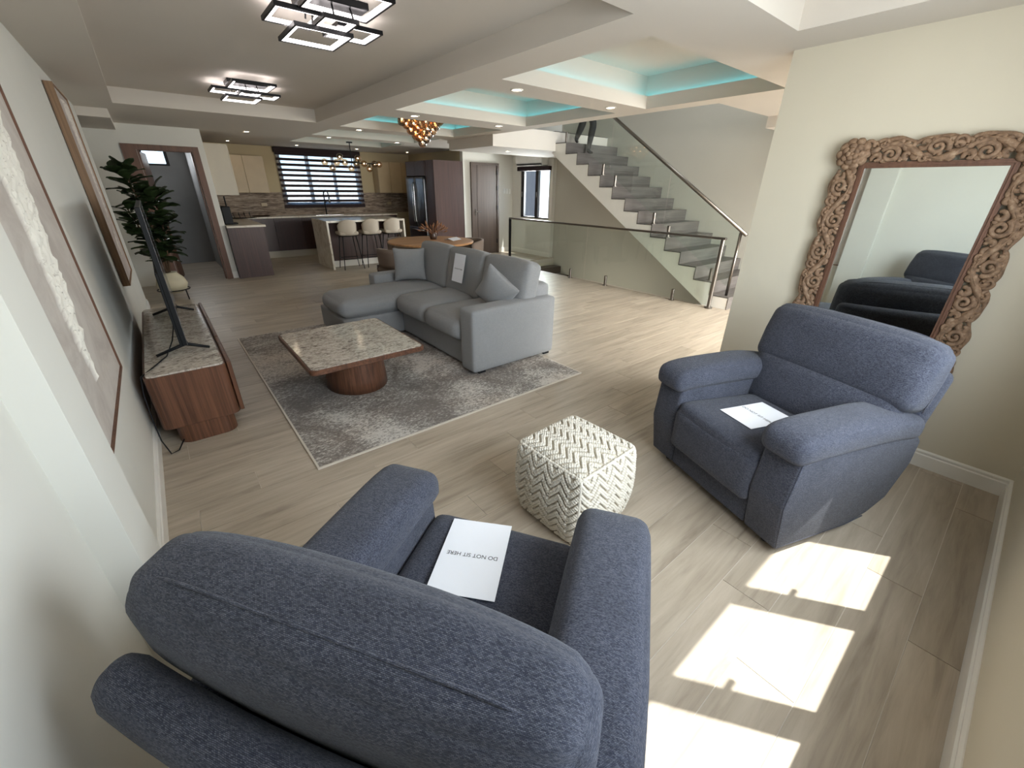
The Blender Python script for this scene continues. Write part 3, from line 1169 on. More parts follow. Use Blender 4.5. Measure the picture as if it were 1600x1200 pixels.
# fine rope pile between the chevrons, laid along the fall of the pattern
for ax, sg in ((0, -1), (1, -1)):
    z = -1.5
    while z < 1.7:
        for e in np.arange(0.105, 0.20, 0.032):
            seg_pts = []
            for k in range(33):
                u = -0.96 + 1.92 * k / 32
                tri = abs(((u + 1) / per % 1.0) - 0.5) * 2
                v = z + e + 0.30 * tri
                if -0.97 < v < 0.97:
                    seg_pts.append(pouf_pt(ax, sg, u, v, 0.0005))
                else:
                    if len(seg_pts) > 2:
                        add_tube(bm, seg_pts, 0.0042, 5)
                    seg_pts = []
            if len(seg_pts) > 2:
                add_tube(bm, seg_pts, 0.0042, 5)
        z += 0.23
obj('cord_rows', bm, 'rope', pouf, kind='stuff', smooth=True)
for sx, sy in ((-1, -1), (-1, 1), (1, -1), (1, 1)):
    e_pts = [pouf_pt(0, sx, sy * 0.985, -0.96 + 1.92 * k / 16, 0.004) for k in range(17)]
    obj('corner_seam', T(e_pts, 0.0085, 8), 'rope', pouf, smooth=True)
for ax, sg in ((0, -1), (0, 1), (1, -1), (1, 1)):
    e_pts = [pouf_pt(ax, sg, -0.98 + 1.96 * k / 40, 0.975, 0.004) for k in range(41)]
    ee = bead_mesh([p for p in e_pts], [0.0085 + 0.0015 * (k % 2) for k in range(41)])
    link('top_seam', ee, 'rope', pouf, kind='stuff', smooth=True)

# ------------------------------------------------------------------ rug, sofa, cushions, coffee table
rug = thing('rug', 'mottled grey rug with a thin pale border under the sofa and coffee table', 'rug', (1.555, 3.785, 0))
obj('pile', B((-1.165, 1.165, -1.48, 1.48, 0.001, 0.012)), 'rug_pile', rug)
obj('border', B((-1.178, -1.165, -1.492, 1.492, 0.001, 0.011), (1.165, 1.178, -1.492, 1.492, 0.001, 0.011), (-1.165, 1.165, -1.492, -1.48, 0.001, 0.011), (-1.165, 1.165, 1.48, 1.492, 0.001, 0.011)), 'rug_edge', rug)
RZ = 0.012

sofa = thing('sofa', 'light grey fabric chaise sofa with three back cushions on the rug', 'sofa', (2.40, 4.0, RZ))
F = 'sofa_fabric'


def at(me, x, y, z):
    return xf(me, Matrix.Translation((x - 2.40, y - 4.0, z)))


link('arm', at(pad(0.99, 0.215, 0.575, 0.032, (0, 0.005, 0.006), 12), 2.375, 2.927, 0.312), F, sofa, smooth=True)
link('arm', at(pad(0.97, 0.20, 0.55, 0.032, (0, 0.005, 0.006), 12), 2.385, 5.07, 0.300), F, sofa, smooth=True)
link('base', at(pad(0.93, 1.96, 0.25, 0.02, n=8), 2.405, 4.0, 0.150), F, sofa, smooth=True)
link('chaise_base', at(pad(0.70, 0.82, 0.25, 0.02, n=8), 1.62, 4.745, 0.150), F, sofa, smooth=True)
link('back_frame', at(pad(0.22, 2.18, 0.66, 0.05, n=12), 2.765, 4.0, 0.39), F, sofa, smooth=True)


def cush_fn(p, c):
    p[:, 2] += 0.012 * (1 - c[:, 1] ** 2) * np.clip(c[:, 2], 0, 1)
    return p


for y in (3.352, 3.995):
    link('seat_cushion', at(pad(0.84, 0.640, 0.20, 0.075, (0.03, 0.004, 0.03), 14, cush_fn), 2.275, y, 0.368), F, sofa, smooth=True)


def chaise_fn(p, c):
    p[:, 1] += 0.03 * np.clip(-c[:, 0], 0, 1) * c[:, 1] * 0.6
    return p


link('chaise_cushion', at(pad(1.42, 0.66, 0.20, 0.085, (0.03, 0.015, 0.035), 16, chaise_fn), 1.97, 4.65, 0.368), F, sofa, smooth=True)


def back_fn(p, c):
    p[:, 2] -= 0.012 * np.abs(c[:, 1]) ** 3 * np.clip(c[:, 2], 0, 1)
    return p


for y in (3.235, 3.935, 4.625):
    m = Matrix.Translation((2.605 - 2.40, y - 4.0, 0.685)) @ Matrix.Rotation(R(13), 4, 'Y')
    link('back_cushion', xf(pad(0.19, 0.698, 0.50, 0.05, (0.032, 0.002, 0.008), 14, back_fn), m), F, sofa, smooth=True)
for x, y in ((1.99, 2.88), (2.80, 2.88), (2.80, 5.10), (1.36, 5.05)):
    obj('foot', B((x - 2.43, x - 2.36, y - 4.03, y - 3.97, 0, 0.035)), 'black_plastic', sofa)


def throw(label, loc, rot):
    def fn(p, c):
        k = (np.abs(c[:, 0]) * np.abs(c[:, 2])) ** 2
        p[:, 0] *= 1 + 0.06 * k
        p[:, 2] *= 1 + 0.06 * k
        p[:, 1] *= 1 - 0.55 * np.maximum(np.abs(c[:, 0]), np.abs(c[:, 2])) ** 4
        return p
    o = link('throw_pillow', pad(0.38, 0.10, 0.38, 0.045, (-0.02, 0.05, -0.02), 14, fn), F, None, smooth=True)
    o.location = loc
    o.rotation_euler = rot
    return tag(o, label, 'cushion', 'grey throw pillows')


throw('square grey throw pillow on the far end of the sofa by the low arm', (2.30, 4.80, 0.70), (R(-12), R(0), R(-30)))
throw('grey throw pillow leaning on the near arm of the sofa, seen edge-on', (2.37, 3.13, 0.665), (R(12), R(36), R(-66)))
sg_ = thing('paper_sign', 'white paper sign pinned on the middle back cushion of the sofa', 'sign', (2.443, 3.905, 0.765))
sg_.rotation_euler = Matrix(((0, -0.0, 0), (0, 0, 0), (0, 0, 0))).to_euler()
m = Matrix.Rotation(R(13), 3, 'Y') @ Matrix(((0, 0, -1), (-1, 0, 0), (0, 1, 0)))
sg_.rotation_euler = m.to_euler()
obj('sheet', B((-0.105, 0.105, -0.1485, 0.1485, 0, 0.0012)), 'paper', sg_)
lettering('DO NOT SIT HERE', 0.0185, sg_, (0, -0.01, 0.0018), (0, 0, 0))

ct = thing('coffee_table', 'low square coffee table with speckled stone top on the rug', 'table', (1.0, 3.35, RZ))
obj('top_frame', prism(rrect(-0.44, 0.44, -0.50, 0.50, 0.05), 'Z', 0.352, 0.389, 0.004, 1), 'walnut_top', ct)
obj('stone_inlay', prism(rrect(-0.425, 0.425, -0.485, 0.485, 0.04), 'Z', 0.386, 0.393, 0.002, 1), 'table_stone', ct)
obj('pedestal', lathe([(0.268, 0.0), (0.262, 0.10), (0.252, 0.24), (0.246, 0.352)], 48, (0.02, 0.02, 0), 0.92, 1.08), 'walnut', ct, smooth=True)

# ------------------------------------------------------------------ media console and television
con = thing('media_console', 'low walnut media console with stone top along the left wall', 'console', (-0.07, 4.085, 0))
obj('body', prism(rrect(-0.235, 0.195, -0.965, 0.965, 0.045), 'Z', 0.125, 0.487, 0.004, 1), 'walnut', con)
obj('stone_top', prism(rrect(-0.222, 0.182, -0.952, 0.952, 0.035), 'Z', 0.484, 0.498, 0.002, 1), 'table_stone', con)
for k in range(3):
    y0_ = -0.955 + k * 0.637
    obj('door', prism([(0.196, y0_ + 0.003), (0.222, y0_ + 0.003), (0.222, y0_ + 0.634), (0.196, y0_ + 0.634)], 'Z', 0.135, 0.50, 0.006, 2), 'walnut', con)
obj('plinth', prism(rrect(-0.175, 0.155, -0.96, 0.90, 0.08, 8), 'Z', 0.0, 0.126), 'walnut', con)
CT = 0.498
tv = thing('television', 'large flat television on the media console, screen edge-on', 'television', (-0.055, 4.15, CT + 0.001))
for s in (-1, 1):
    yy = s * 0.62
    bm = bmesh.new()
    add_tube(bm, [(0, yy, 0.085), (0.012, yy - 0.01, 0.05), (0.13, yy - 0.03, 0.008)], [0.012, 0.012, 0.009], 8, True)
    add_tube(bm, [(0, yy, 0.085), (-0.012, yy - 0.01, 0.05), (-0.17, yy - 0.03, 0.008)], [0.012, 0.012, 0.009], 8, True)
    obj('foot', bm, 'black_plastic', tv, smooth=True)
obj('panel', B((-0.028, 0.012, -0.73, 0.73, 0.075, 0.55), (-0.014, 0.012, -0.735, 0.735, 0.07, 0.93), bevel=0.003, seg=1), 'black_plastic', tv)
obj('screen', B((0.012, 0.0135, -0.728, 0.728, 0.085, 0.922)), 'screen', tv)
obj('rim', B((0.0125, 0.0145, -0.7365, -0.733, 0.07, 0.932), (0.0125, 0.0145, 0.733, 0.7365, 0.07, 0.932), (0.0125, 0.0145, -0.7365, 0.7365, 0.928, 0.9325)), 'tv_edge', tv)
c1_ = obj('power_cord', T([(-0.085, 3.75, 0.64), (-0.12, 3.62, 0.56), (-0.17, 3.46, 0.508), (-0.24, 3.30, 0.504), (-0.312, 3.18, 0.49), (-0.325, 3.13, 0.40), (-0.33, 3.10, 0.22), (-0.325, 3.06, 0.10), (-0.30, 3.02, 0.012), (-0.26, 3.05, 0.008), (-0.22, 3.10, 0.05)], 0.0042, 6), 'black_plastic', smooth=True)
tag(c1_, 'black power cord trailing from the television behind the console', 'cord')

# ------------------------------------------------------------------ paintings on the left wall
def painting(label, y0, y1, z0, z1, depth, fw_, mat_frame, mat_canvas, ridge, edge=0.012):
    o = thing('painting', label, 'painting', (WX, (y0 + y1) / 2, (z0 + z1) / 2), 0, 'textured abstract paintings')
    a, h = (y1 - y0) / 2, (z1 - z0) / 2
    for bx in ((-a, a, h - fw_, h), (-a, a, -h, -h + fw_), (-a, -a + fw_, -h + fw_, h - fw_), (a - fw_, a, -h + fw_, h - fw_)):
        obj('frame_bar', B((0.004, depth, bx[0], bx[1], bx[2], bx[3])), mat_frame, o)
    ny, nz = 70, 90
    Y = np.linspace(-a + fw_, a - fw_, ny)
    Z = np.linspace(-h + fw_, h - fw_, nz)
    rr_ = np.random.RandomState(int(y0 * 10) + 3)
    nz_tab = rr_.rand(nz, ny)
    wav = np.cumsum(rr_.randn(nz, 2), axis=0) * 0.006
    V, Fc, att = [], [], []
    for j, z in enumerate(Z):
        lo, hi = ridge(z + (z0 + z1) / 2)
        lo += wav[j, 0]
        hi += wav[j, 1]
        for i, y in enumerate(Y):
            yw = y + (y0 + y1) / 2
            k = 1.0 if lo < yw < hi else 0.0
            V.append((depth - edge + k * (0.004 + 0.012 * nz_tab[j, i] * (0.4 + 0.6 * nz_tab[j - 1, i - 1])), y, z))
            att.append(k)
    for j in range(nz - 1):
        for i in range(ny - 1):
            q = j * ny + i
            Fc.append((q, q + 1, q + ny + 1, q + ny))
    me = mesh_from('canvas', V, Fc)
    at_ = me.attributes.new('impasto', 'FLOAT', 'POINT')
    at_.data.foreach_set('value', att)
    link('canvas', me, mat_canvas, o)
    obj('back_board', B((0.003, depth - edge - 0.002, -a + fw_, a - fw_, -h + fw_, h - fw_)), 'stone_panel', o)
    return o


def ridge1(z):
    t = (z - 0.86) / (2.2 - 0.86)
    if t < 0:
        return 9, 9
    return 2.16 - 0.05 * t + 0.25 * max(0, t - 0.55), 2.19 + 0.42 * min(1, t * 1.7) + 0.03 * math.sin(9 * t)


def ridge2(z):
    t = (z - 0.95) / 1.2
    if t < 0 or t > 1:
        return 9, 9
    return 5.36 + 0.12 * math.sin(4 * t), 5.42 + 0.24 * t


painting('large abstract painting with a white plaster ridge, beside the pilaster', 1.45, 2.865, 0.672, 2.19, 0.032, 0.012, 'frame_brown', 'canvas_taupe', ridge1, 0.008)
painting('abstract painting in a deep pale wood frame, above the television', 5.005, 5.93, 0.728, 2.228, 0.055, 0.012, 'frame_wood', 'canvas_lilac', ridge2, 0.010)

# ------------------------------------------------------------------ carved mirror leaning on the right wall
mir = thing('mirror', 'tall mirror in a carved wooden scroll frame leaning on the right wall', 'mirror', (3.325, 0.508, 0.0))
MI_Y, MI_Z0, MI_Z1, MB = 0.290, 0.165, 1.690, 0.128


def msh(s, t, d, side):
    """frame coordinates -> local point; s along the side, t outwards from the glass, d towards the room"""
    zc, hh = (MI_Z0 + MI_Z1) / 2, (MI_Z1 - MI_Z0) / 2
    y, z = {'top': (s, MI_Z1 + t), 'bottom': (s, MI_Z0 - t), 'left': (MI_Y + t, zc + s), 'right': (-MI_Y - t, zc + s)}[side]
    return Vector((-d, y, z))


obj('glass', B((0.0, 0.006, -MI_Y, MI_Y, MI_Z0, MI_Z1)), 'mirror_silver', mir)
for side, L in (('top', MI_Y), ('bottom', MI_Y), ('left', (MI_Z1 - MI_Z0) / 2), ('right', (MI_Z1 - MI_Z0) / 2)):
    bm = bmesh.new()
    for t0, t1, d0, d1 in ((0, 0.012, -0.004, 0.012), (0.012, 0.020, -0.004, 0.019), (0.020, 0.030, -0.004, 0.013)):
        e0, e1 = L + t0, L + t1
        q = [msh(-e0, t0, d1, side), msh(e0, t0, d1, side), msh(e1, t1, d1, side), msh(-e1, t1, d1, side)]
        q2 = [msh(-e0, t0, d0, side), msh(e0, t0, d0, side), msh(e1, t1, d0, side), msh(-e1, t1, d0, side)]
        a = [bm.verts.new(p) for p in q]
        b_ = [bm.verts.new(p) for p in q2]
        bm.faces.new(a)
        bm.faces.new(b_[::-1])
        for i in range(4):
            bm.faces.new((a[i], b_[i], b_[(i + 1) % 4], a[(i + 1) % 4]))
    bmesh.ops.recalc_face_normals(bm, faces=bm.faces[:])
    obj('inner_moulding', bm, 'frame_brown', mir)
FX = Vector((1, 0, 0))
rnd = random.Random(11)


def leaf_tube(bm, side, s, t, ang, ln, wd, d=0.016, curl=0.5):
    pts, rad = [], []
    for k in range(7):
        q = k / 6
        a = ang + curl * q
        s += math.cos(a) * ln / 6 * (k > 0)
        t += math.sin(a) * ln / 6 * (k > 0)
        pts.append(msh(s, t, d + 0.006 * math.sin(math.pi * q), side))
        rad.append(wd * (0.25 + 1.1 * math.sin(math.pi * min(1, q * 0.93 + 0.06)) ** 0.8) * (1 if q < 0.97 else 0.3))
    add_tube(bm, pts, rad, 7, True, (FX, 0.55))


def carve(side, L):
    bm = bmesh.new()
    n = max(2, round(2 * L / 0.19))
    step = 2 * L / n
    t0 = 0.030
    mid = t0 + 0.050
    pts, rad = [], []
    for k in range(n * 12 + 1):
        s = -L + step * k / 12
        pts.append(msh(s, mid + 0.040 * math.sin(math.pi * (s + L) / step), 0.014 + 0.004 * math.sin(k * 0.9), side))
        rad.append(0.0155 + 0.003 * math.sin(k * 0.55))
    add_tube(bm, pts, rad, 8, True, (FX, 0.85))
    pts = []
    for k in range(n * 12 + 1):
        s = -L + step * k / 12
        pts.append(msh(s, mid + 0.040 * math.sin(math.pi * (s + L) / step) + 0.004, 0.024, side))
    add_tube(bm, pts, 0.0042, 6, True)
    pts, rad = [], []
    for k in range(n * 12 + 1):
        s = -L + step * k / 12
        pts.append(msh(s, mid - 0.036 * math.sin(math.pi * (s + L) / step), 0.008 + 0.003 * math.sin(k * 0.7), side))
        rad.append(0.0105 + 0.003 * math.sin(k * 0.8))
    add_tube(bm, pts, rad, 8, True, (FX, 0.85))
    pts = []
    for k in range(n * 10 + 1):
        s = -L + step * k / 10
        pts.append(msh(s, t0 + 0.090 + 0.024 * abs(math.sin(math.pi * (s + L) / step)), 0.008, side))
    add_tube(bm, pts, [0.011 + 0.003 * math.sin(k * 1.1) for k in range(len(pts))], 8, True, (FX, 0.8))
    for i in range(n):
        sg = 1 if i % 2 == 0 else -1
        sc = -L + step * (i + 0.5)
        # spiral curl filling the belly of the wave
        for (r_out, turns, w, ds, dt) in ((0.046, 1.45, 0.0145, 0.004, -0.014), (0.028, 1.2, 0.011, 0.045, 0.038)):
            pts, rad = [], []
            m = 26
            for k in range(m + 1):
                q = k / m
                a = math.pi * (0.15 if sg > 0 else 1.15) + 2 * math.pi * turns * q * sg
                rr_ = r_out * (1 - 0.80 * q)
                pts.append(msh(sc + ds + rr_ * math.cos(a), mid + sg * dt + rr_ * math.sin(a) * 0.9, 0.014 + 0.010 * q, side))
                rad.append(w * (1 - 0.45 * q))
            add_tube(bm, pts, rad, 8, True, (FX, 0.9))
            join_spheres(bm, pts[-1], w * 0.9, 1)
        # acanthus hooks: short flattened curls with a thick back and a rolled tip
        for (ds, dt, a0, r_, tn, w) in ((-0.062, 0.030, 2.6, 0.026, 0.95, 0.0125), (0.060, -0.032, -0.5, 0.026, 0.95, 0.0125), (-0.020, 0.046, 0.6, 0.020, 0.85, 0.011), (0.022, -0.048, 3.7, 0.020, 0.85, 0.011),
                                        (-0.072, -0.020, 4.4, 0.021, 0.8, 0.0115), (0.078, 0.022, 1.2, 0.021, 0.8, 0.0115), (0.000, 0.020, 5.2, 0.018, 0.9, 0.010), (0.035, 0.044, 2.0, 0.018, 0.9, 0.010), (-0.040, -0.046, 5.4, 0.018, 0.9, 0.010)):
            pts, rad = [], []
            for k in range(13):
                q = k / 12
                a = a0 + 2 * math.pi * tn * q * sg
                rr_ = r_ * (1 - 0.72 * q)
                tt = min(max(mid + sg * dt + rr_ * math.sin(a), t0 + 0.006), t0 + 0.102)
                pts.append(msh(sc + ds + rr_ * math.cos(a), tt, 0.010 + 0.012 * q, side))
                rad.append(w * (0.45 + 0.75 * math.sin(math.pi * min(1, 0.15 + q * 0.8))))
            add_tube(bm, pts, rad, 7, True, (FX, 0.7))
        # outer curl that breaks the outline
        if i % 2 == 0:
            pts, rad = [], []
            for k in range(18):
                q = k / 17
                a = -0.4 + 4.6 * q
                rr_ = 0.030 * (1 - 0.7 * q)
                pts.append(msh(sc + step * 0.62 - rr_ * math.cos(a), t0 + 0.088 + rr_ * math.sin(a), 0.012 + 0.012 * q, side))
                rad.append(0.0105 * (1 - 0.35 * q))
            add_tube(bm, pts, rad, 8, True, (FX, 0.9))
    bmesh.ops.recalc_face_normals(bm, faces=bm.faces[:])
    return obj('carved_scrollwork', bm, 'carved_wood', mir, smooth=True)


for side, L in (('top', MI_Y - 0.005), ('bottom', MI_Y - 0.005), ('left', (MI_Z1 - MI_Z0) / 2 - 0.005), ('right', (MI_Z1 - MI_Z0) / 2 - 0.005)):
    carve(side, L)
for sy in (-1, 1):
    for z in (MI_Z1 + 0.075, MI_Z0 - 0.085):
        c0 = Vector((-0.012, sy * (MI_Y + 0.075), z))
        bm = bmesh.new()
        for ring, (nn, r0_, ln, w) in enumerate(((10, 0.034, 0.050, 0.026), (7, 0.020, 0.038, 0.022), (5, 0.008, 0.024, 0.017))):
            for k in range(nn):
                a = 2 * math.pi * (k + 0.5 * (ring % 2)) / nn
                dv = Vector((0, math.cos(a), math.sin(a)))
                base = c0 + Vector((-0.005 - 0.010 * ring, 0, 0))
                pts = [base + dv * (r0_ + ln * q) + Vector((-0.007 * math.sin(math.pi * q), 0, 0)) for q in (0, 0.3, 0.6, 0.85, 1)]
                add_tube(bm, pts, [w * 0.6, w, w * 1.1, w * 0.8, w * 0.25], 7, True, (FX, 0.5))
        join_spheres(bm, c0 + Vector((-0.030, 0, 0)), 0.012, 2)
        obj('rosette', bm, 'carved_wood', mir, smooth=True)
obj('back_panel', B((0.006, 0.014, -MI_Y - 0.03, MI_Y + 0.03, MI_Z0 - 0.03, MI_Z1 + 0.03)), 'dark_frame', mir)

# ------------------------------------------------------------------ fiddle-leaf fig in the alcove
fig = thing('potted_fig', 'tall fiddle-leaf fig in a cream pot beyond the media console', 'plant', (-0.03, 7.88, 0))
obj('pot', lathe([(0.10, 0.10), (0.165, 0.15), (0.19, 0.22), (0.165, 0.30), (0.105, 0.37), (0.10, 0.39), (0.085, 0.385)], 32), 'pot_glaze', fig, smooth=True)
obj('soil', lathe([(0.086, 0.36), (0.05, 0.372)], 20), 'soil', fig)
bm = bmesh.new()
add_tube(bm, [(0.195 * math.cos(2 * math.pi * k / 32), 0.195 * math.sin(2 * math.pi * k / 32), 0.145) for k in range(33)], 0.008, 6, False)
for k in range(4):
    a = math.pi / 4 + k * math.pi / 2
    add_tube(bm, [(0.19 * math.cos(a), 0.19 * math.sin(a), 0.15), (0.20 * math.cos(a), 0.20 * math.sin(a), 0)], 0.008, 6)
obj('pot_stand', bm, 'black_metal', fig, smooth=True)
stems = [[(0, 0, 0.36), (0.02, 0.0, 0.8), (-0.05, 0.0, 1.3), (-0.10, 0.0, 1.72)], [(0.01, 0.02, 0.36), (0.08, 0.05, 0.75), (0.13, 0.05, 1.15), (0.12, 0.05, 1.5)], [(-0.01, -0.02, 0.36), (-0.05, -0.05, 0.6), (-0.13, -0.04, 0.95), (-0.20, -0.03, 1.25)]]
for s in stems:
    obj('stem', T(s, [0.016, 0.013, 0.010, 0.006], 8), 'bark', fig, smooth=True)
V, Fc = [], []
LN, NW = 9, 4
for i in range(LN + 1):
    q = i / LN
    wd = 0.098 * (math.sin(math.pi * q ** 1.35) ** 0.62) * (0.80 + 0.2 * q) + 0.004
    if 0.18 < q < 0.40:
        wd *= 0.92
    for j in range(NW + 1):
        u = -1 + 2 * j / NW
        V.append((u * wd, 0.235 * q, 0.018 * abs(u) - 0.07 * q * q + 0.004 * math.sin(14 * q) * abs(u)))
for i in range(LN):
    for j in range(NW):
        a = i * (NW + 1) + j
        Fc.append((a, a + 1, a + NW + 2, a + NW + 1))
leaf_me = mesh_from('leaf', V, Fc)
rnd = random.Random(7)
for si, s in enumerate(stems):
    nleaf = (84, 72, 48)[si]
    for k in range(nleaf):
        q = 0.22 + 0.78 * (k + 0.5) / nleaf
        ii = min(int(q * 3), 2)
        f_ = q * 3 - ii
        p = Vector(s[ii]).lerp(Vector(s[ii + 1]), f_)
        az = 2.4 * k + rnd.uniform(-0.3, 0.3)
        el = rnd.uniform(-0.1, 0.9) + 0.5 * max(0, q - 0.8) * 4
        lf = link('leaf', leaf_me, 'fig_leaf', fig, smooth=True)
        p = p + Vector((math.cos(az + math.pi / 2), math.sin(az + math.pi / 2), 0)) * 0.03
        lf.location = p
        lf.rotation_euler = (el, rnd.uniform(-0.3, 0.3), az)
        sc_ = rnd.uniform(0.72, 1.05)
        lf.scale = (sc_, sc_, sc_)

# ------------------------------------------------------------------ kitchen
CTZ = 0.90
kb = thing('base_cabinet', 'low kitchen cabinet run ending in a plain wood panel, left of the kitchen', 'cabinet', (0.955, 9.03, 0))
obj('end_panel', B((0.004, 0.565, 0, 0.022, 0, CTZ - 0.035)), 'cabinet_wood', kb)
obj('carcass', B((0.004, 0.545, 0.022, 2.15, 0.10, CTZ - 0.035), (0.004, 0.50, 0.022, 2.15, 0, 0.10)), 'cabinet_dark', kb)
for k in range(4):
    obj('door', B((0.546, 0.565, 0.03 + k * 0.53, 0.553 + k * 0.53, 0.11, CTZ - 0.045), bevel=0.002, seg=1), 'cabinet_dark', kb)
for k in range(6):
    x0 = 1.54 + k * 0.60
    if k == 5:
        x1 = 5.15
    else:
        x1 = x0 + 0.60
    if x0 > 5.1:
        break
    cb_ = thing('base_cabinet', ['dark kitchen base cabinet in the corner right of the peninsula panel', 'dark kitchen base cabinet under the left edge of the window', 'dark kitchen base cabinet under the faucet', 'dark kitchen base cabinet behind the middle of the island', 'dark kitchen base cabinet behind the right stool', 'dark kitchen base cabinet beside the refrigerator'][k], 'cabinet', (x0, 11.25, 0), 0, 'dark base cabinets along the kitchen window wall')
    w_ = x1 - x0
    obj('carcass', B((0.002, w_ - 0.002, 0.02, 0.59, 0.15, CTZ - 0.036)), 'cabinet_dark', cb_)
    obj('door', B((0.003, w_ - 0.003, 0, 0.019, 0.155, CTZ - 0.045), bevel=0.002, seg=1), 'cabinet_dark', cb_)
    obj('kick_board', B((0.0, w_, 0.04, 0.055, 0, 0.15)), 'cabinet_white', cb_)
wt = thing('worktop', 'pale stone kitchen worktop running along the window wall and left leg', 'countertop', (0, 0, 0))
obj('window_run', prism([(0.957, 9.02), (1.565, 9.02), (1.565, 11.215), (5.155, 11.215), (5.155, 11.848), (0.957, 11.848)], 'Z', CTZ - 0.034, CTZ, 0.003, 1), 'counter_stone', wt)
obj('sink', B((3.1, 3.75, 11.33, 11.70, CTZ + 0.0005, CTZ + 0.003)), 'steel', wt)
bsp = thing('backsplash', 'stacked ledger stone backsplash between worktop and wall cabinets', 'backsplash', (0, 11.85, 0))
obj('backing', B((0.957, 2.62, -0.006, -0.001, CTZ + 0.001, 1.40), (4.46, 5.94, -0.006, -0.001, CTZ + 0.001, 1.40), (2.62, 4.46, -0.006, -0.001, CTZ + 0.001, 1.12)), 'ledger_stone', bsp)
bm = bmesh.new()
rnd = random.Random(5)
z = CTZ + 0.002
while z < 1.39:
    h_ = rnd.choice((0.014, 0.018, 0.022))
    x = 0.96
    while x < 5.93:
        w_ = rnd.uniform(0.08, 0.24)
        x1 = min(x + w_, 5.935)
        if not (2.58 < (x + x1) / 2 < 4.50 and z > 1.03):
            add_box(bm, x, x1 - 0.002, -0.010 - rnd.uniform(0, 0.016), -0.005, z, min(z + h_ - 0.0015, 1.398))
        x = x1
    z += h_
obj('stone_strips', bm, 'ledger_stone', bsp, kind='stuff')
for k, x in enumerate((2.12, 5.22)):
    o = obj('socket', B((x - 0.06, x + 0.06, 11.812, 11.822, 1.10, 1.17), bevel=0.003, seg=1), 'cabinet_cream')
    tag(o, ['wall socket on the stone backsplash left of the window', 'wall socket on the stone backsplash right of the window'][k], 'socket')

# wall cabinets
wc = thing('wall_cabinet', 'pale wall cabinets on the left kitchen wall, seen end-on', 'cabinet', (0.957, 9.30, 0), 0, 'kitchen wall cabinets')
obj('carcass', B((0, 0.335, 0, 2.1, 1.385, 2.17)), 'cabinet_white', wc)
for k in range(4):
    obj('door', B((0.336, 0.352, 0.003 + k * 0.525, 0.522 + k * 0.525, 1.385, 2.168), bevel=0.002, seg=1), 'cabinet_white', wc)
wc = thing('wall_cabinet', 'cream two-door wall cabinet left of the striped blind', 'cabinet', (1.31, 11.85, 0), 0, 'kitchen wall cabinets')
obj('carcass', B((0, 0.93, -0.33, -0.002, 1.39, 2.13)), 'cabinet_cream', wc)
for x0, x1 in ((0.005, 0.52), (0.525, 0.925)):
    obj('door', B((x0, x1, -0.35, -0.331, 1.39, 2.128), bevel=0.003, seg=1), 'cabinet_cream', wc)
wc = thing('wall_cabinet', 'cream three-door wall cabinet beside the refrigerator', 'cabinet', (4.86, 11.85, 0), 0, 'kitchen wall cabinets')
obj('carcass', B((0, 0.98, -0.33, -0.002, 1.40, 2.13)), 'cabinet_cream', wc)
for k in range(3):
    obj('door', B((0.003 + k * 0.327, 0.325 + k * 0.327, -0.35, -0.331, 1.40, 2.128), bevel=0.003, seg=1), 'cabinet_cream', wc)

# striped roller blind
bl = thing('roller_blind', 'dark and sheer striped roller blind over the kitchen window', 'blind', (3.54, 11.80, 0))
obj('cassette', B((-1.0, 1.0, -0.05, 0.045, 2.24, 2.345), bevel=0.008), 'blind_dark', bl)
ZB0, ZB1, NB_ = 1.125, 2.24, 10
pz = (ZB1 - ZB0) / NB_
for k in range(NB_):
    z = ZB0 + k * pz
    obj('dark_band', B((-0.98, 0.98, -0.003, 0.003, z + pz * 0.52, z + pz)), 'blind_dark', bl)
    obj('sheer_band', B((-0.98, 0.98, -0.001, 0.001, z, z + pz * 0.52)), 'sheer_cloth', bl)
obj('bottom_rail', B((-0.985, 0.985, -0.012, 0.012, 1.05, 1.125), bevel=0.004, seg=1), 'blind_dark', bl)
# faucet with a spring neck
fa = thing('faucet', 'tall spring-neck kitchen faucet standing in front of the blind', 'faucet', (3.44, 11.62, CTZ))
obj('riser', T([(0, 0, 0), (0, 0, 0.30), (0, 0, 0.46), (0.01, -0.03, 0.53), (0.03, -0.10, 0.555), (0.05, -0.17, 0.52), (0.055, -0.20, 0.42)], 0.014, 10), 'black_metal', fa, smooth=True)
obj('spray_head', T([(0.055, -0.20, 0.42), (0.057, -0.205, 0.27)], [0.016, 0.022], 10), 'steel', fa, smooth=True)
obj('lever', T([(0.0, 0, 0.08), (0.09, 0, 0.10)], 0.008, 8), 'steel', fa, smooth=True)
obj('holder', T([(0, 0, 0.28), (0.055, -0.20, 0.30)], 0.007, 8), 'steel', fa, smooth=True)

# island with waterfall ends
isl = thing('kitchen_island', 'kitchen island with stone waterfall ends and dark wood body', 'island', (2.60, 8.92, 0))
obj('waterfall_end', B((0, 0.035, 0, 0.98, 0, 0.895)), 'counter_stone', isl)
obj('waterfall_end', B((1.615, 1.65, 0, 0.98, 0, 0.895)), 'counter_stone', isl)
obj('top', B((0, 1.65, 0, 0.98, 0.8955, 0.932), bevel=0.002, seg=1), 'counter_stone', isl)
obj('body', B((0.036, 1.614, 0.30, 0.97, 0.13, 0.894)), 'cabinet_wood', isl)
obj('kick_board', B((0.036, 1.614, 0.33, 0.94, 0, 0.13)), 'trim_white', isl)


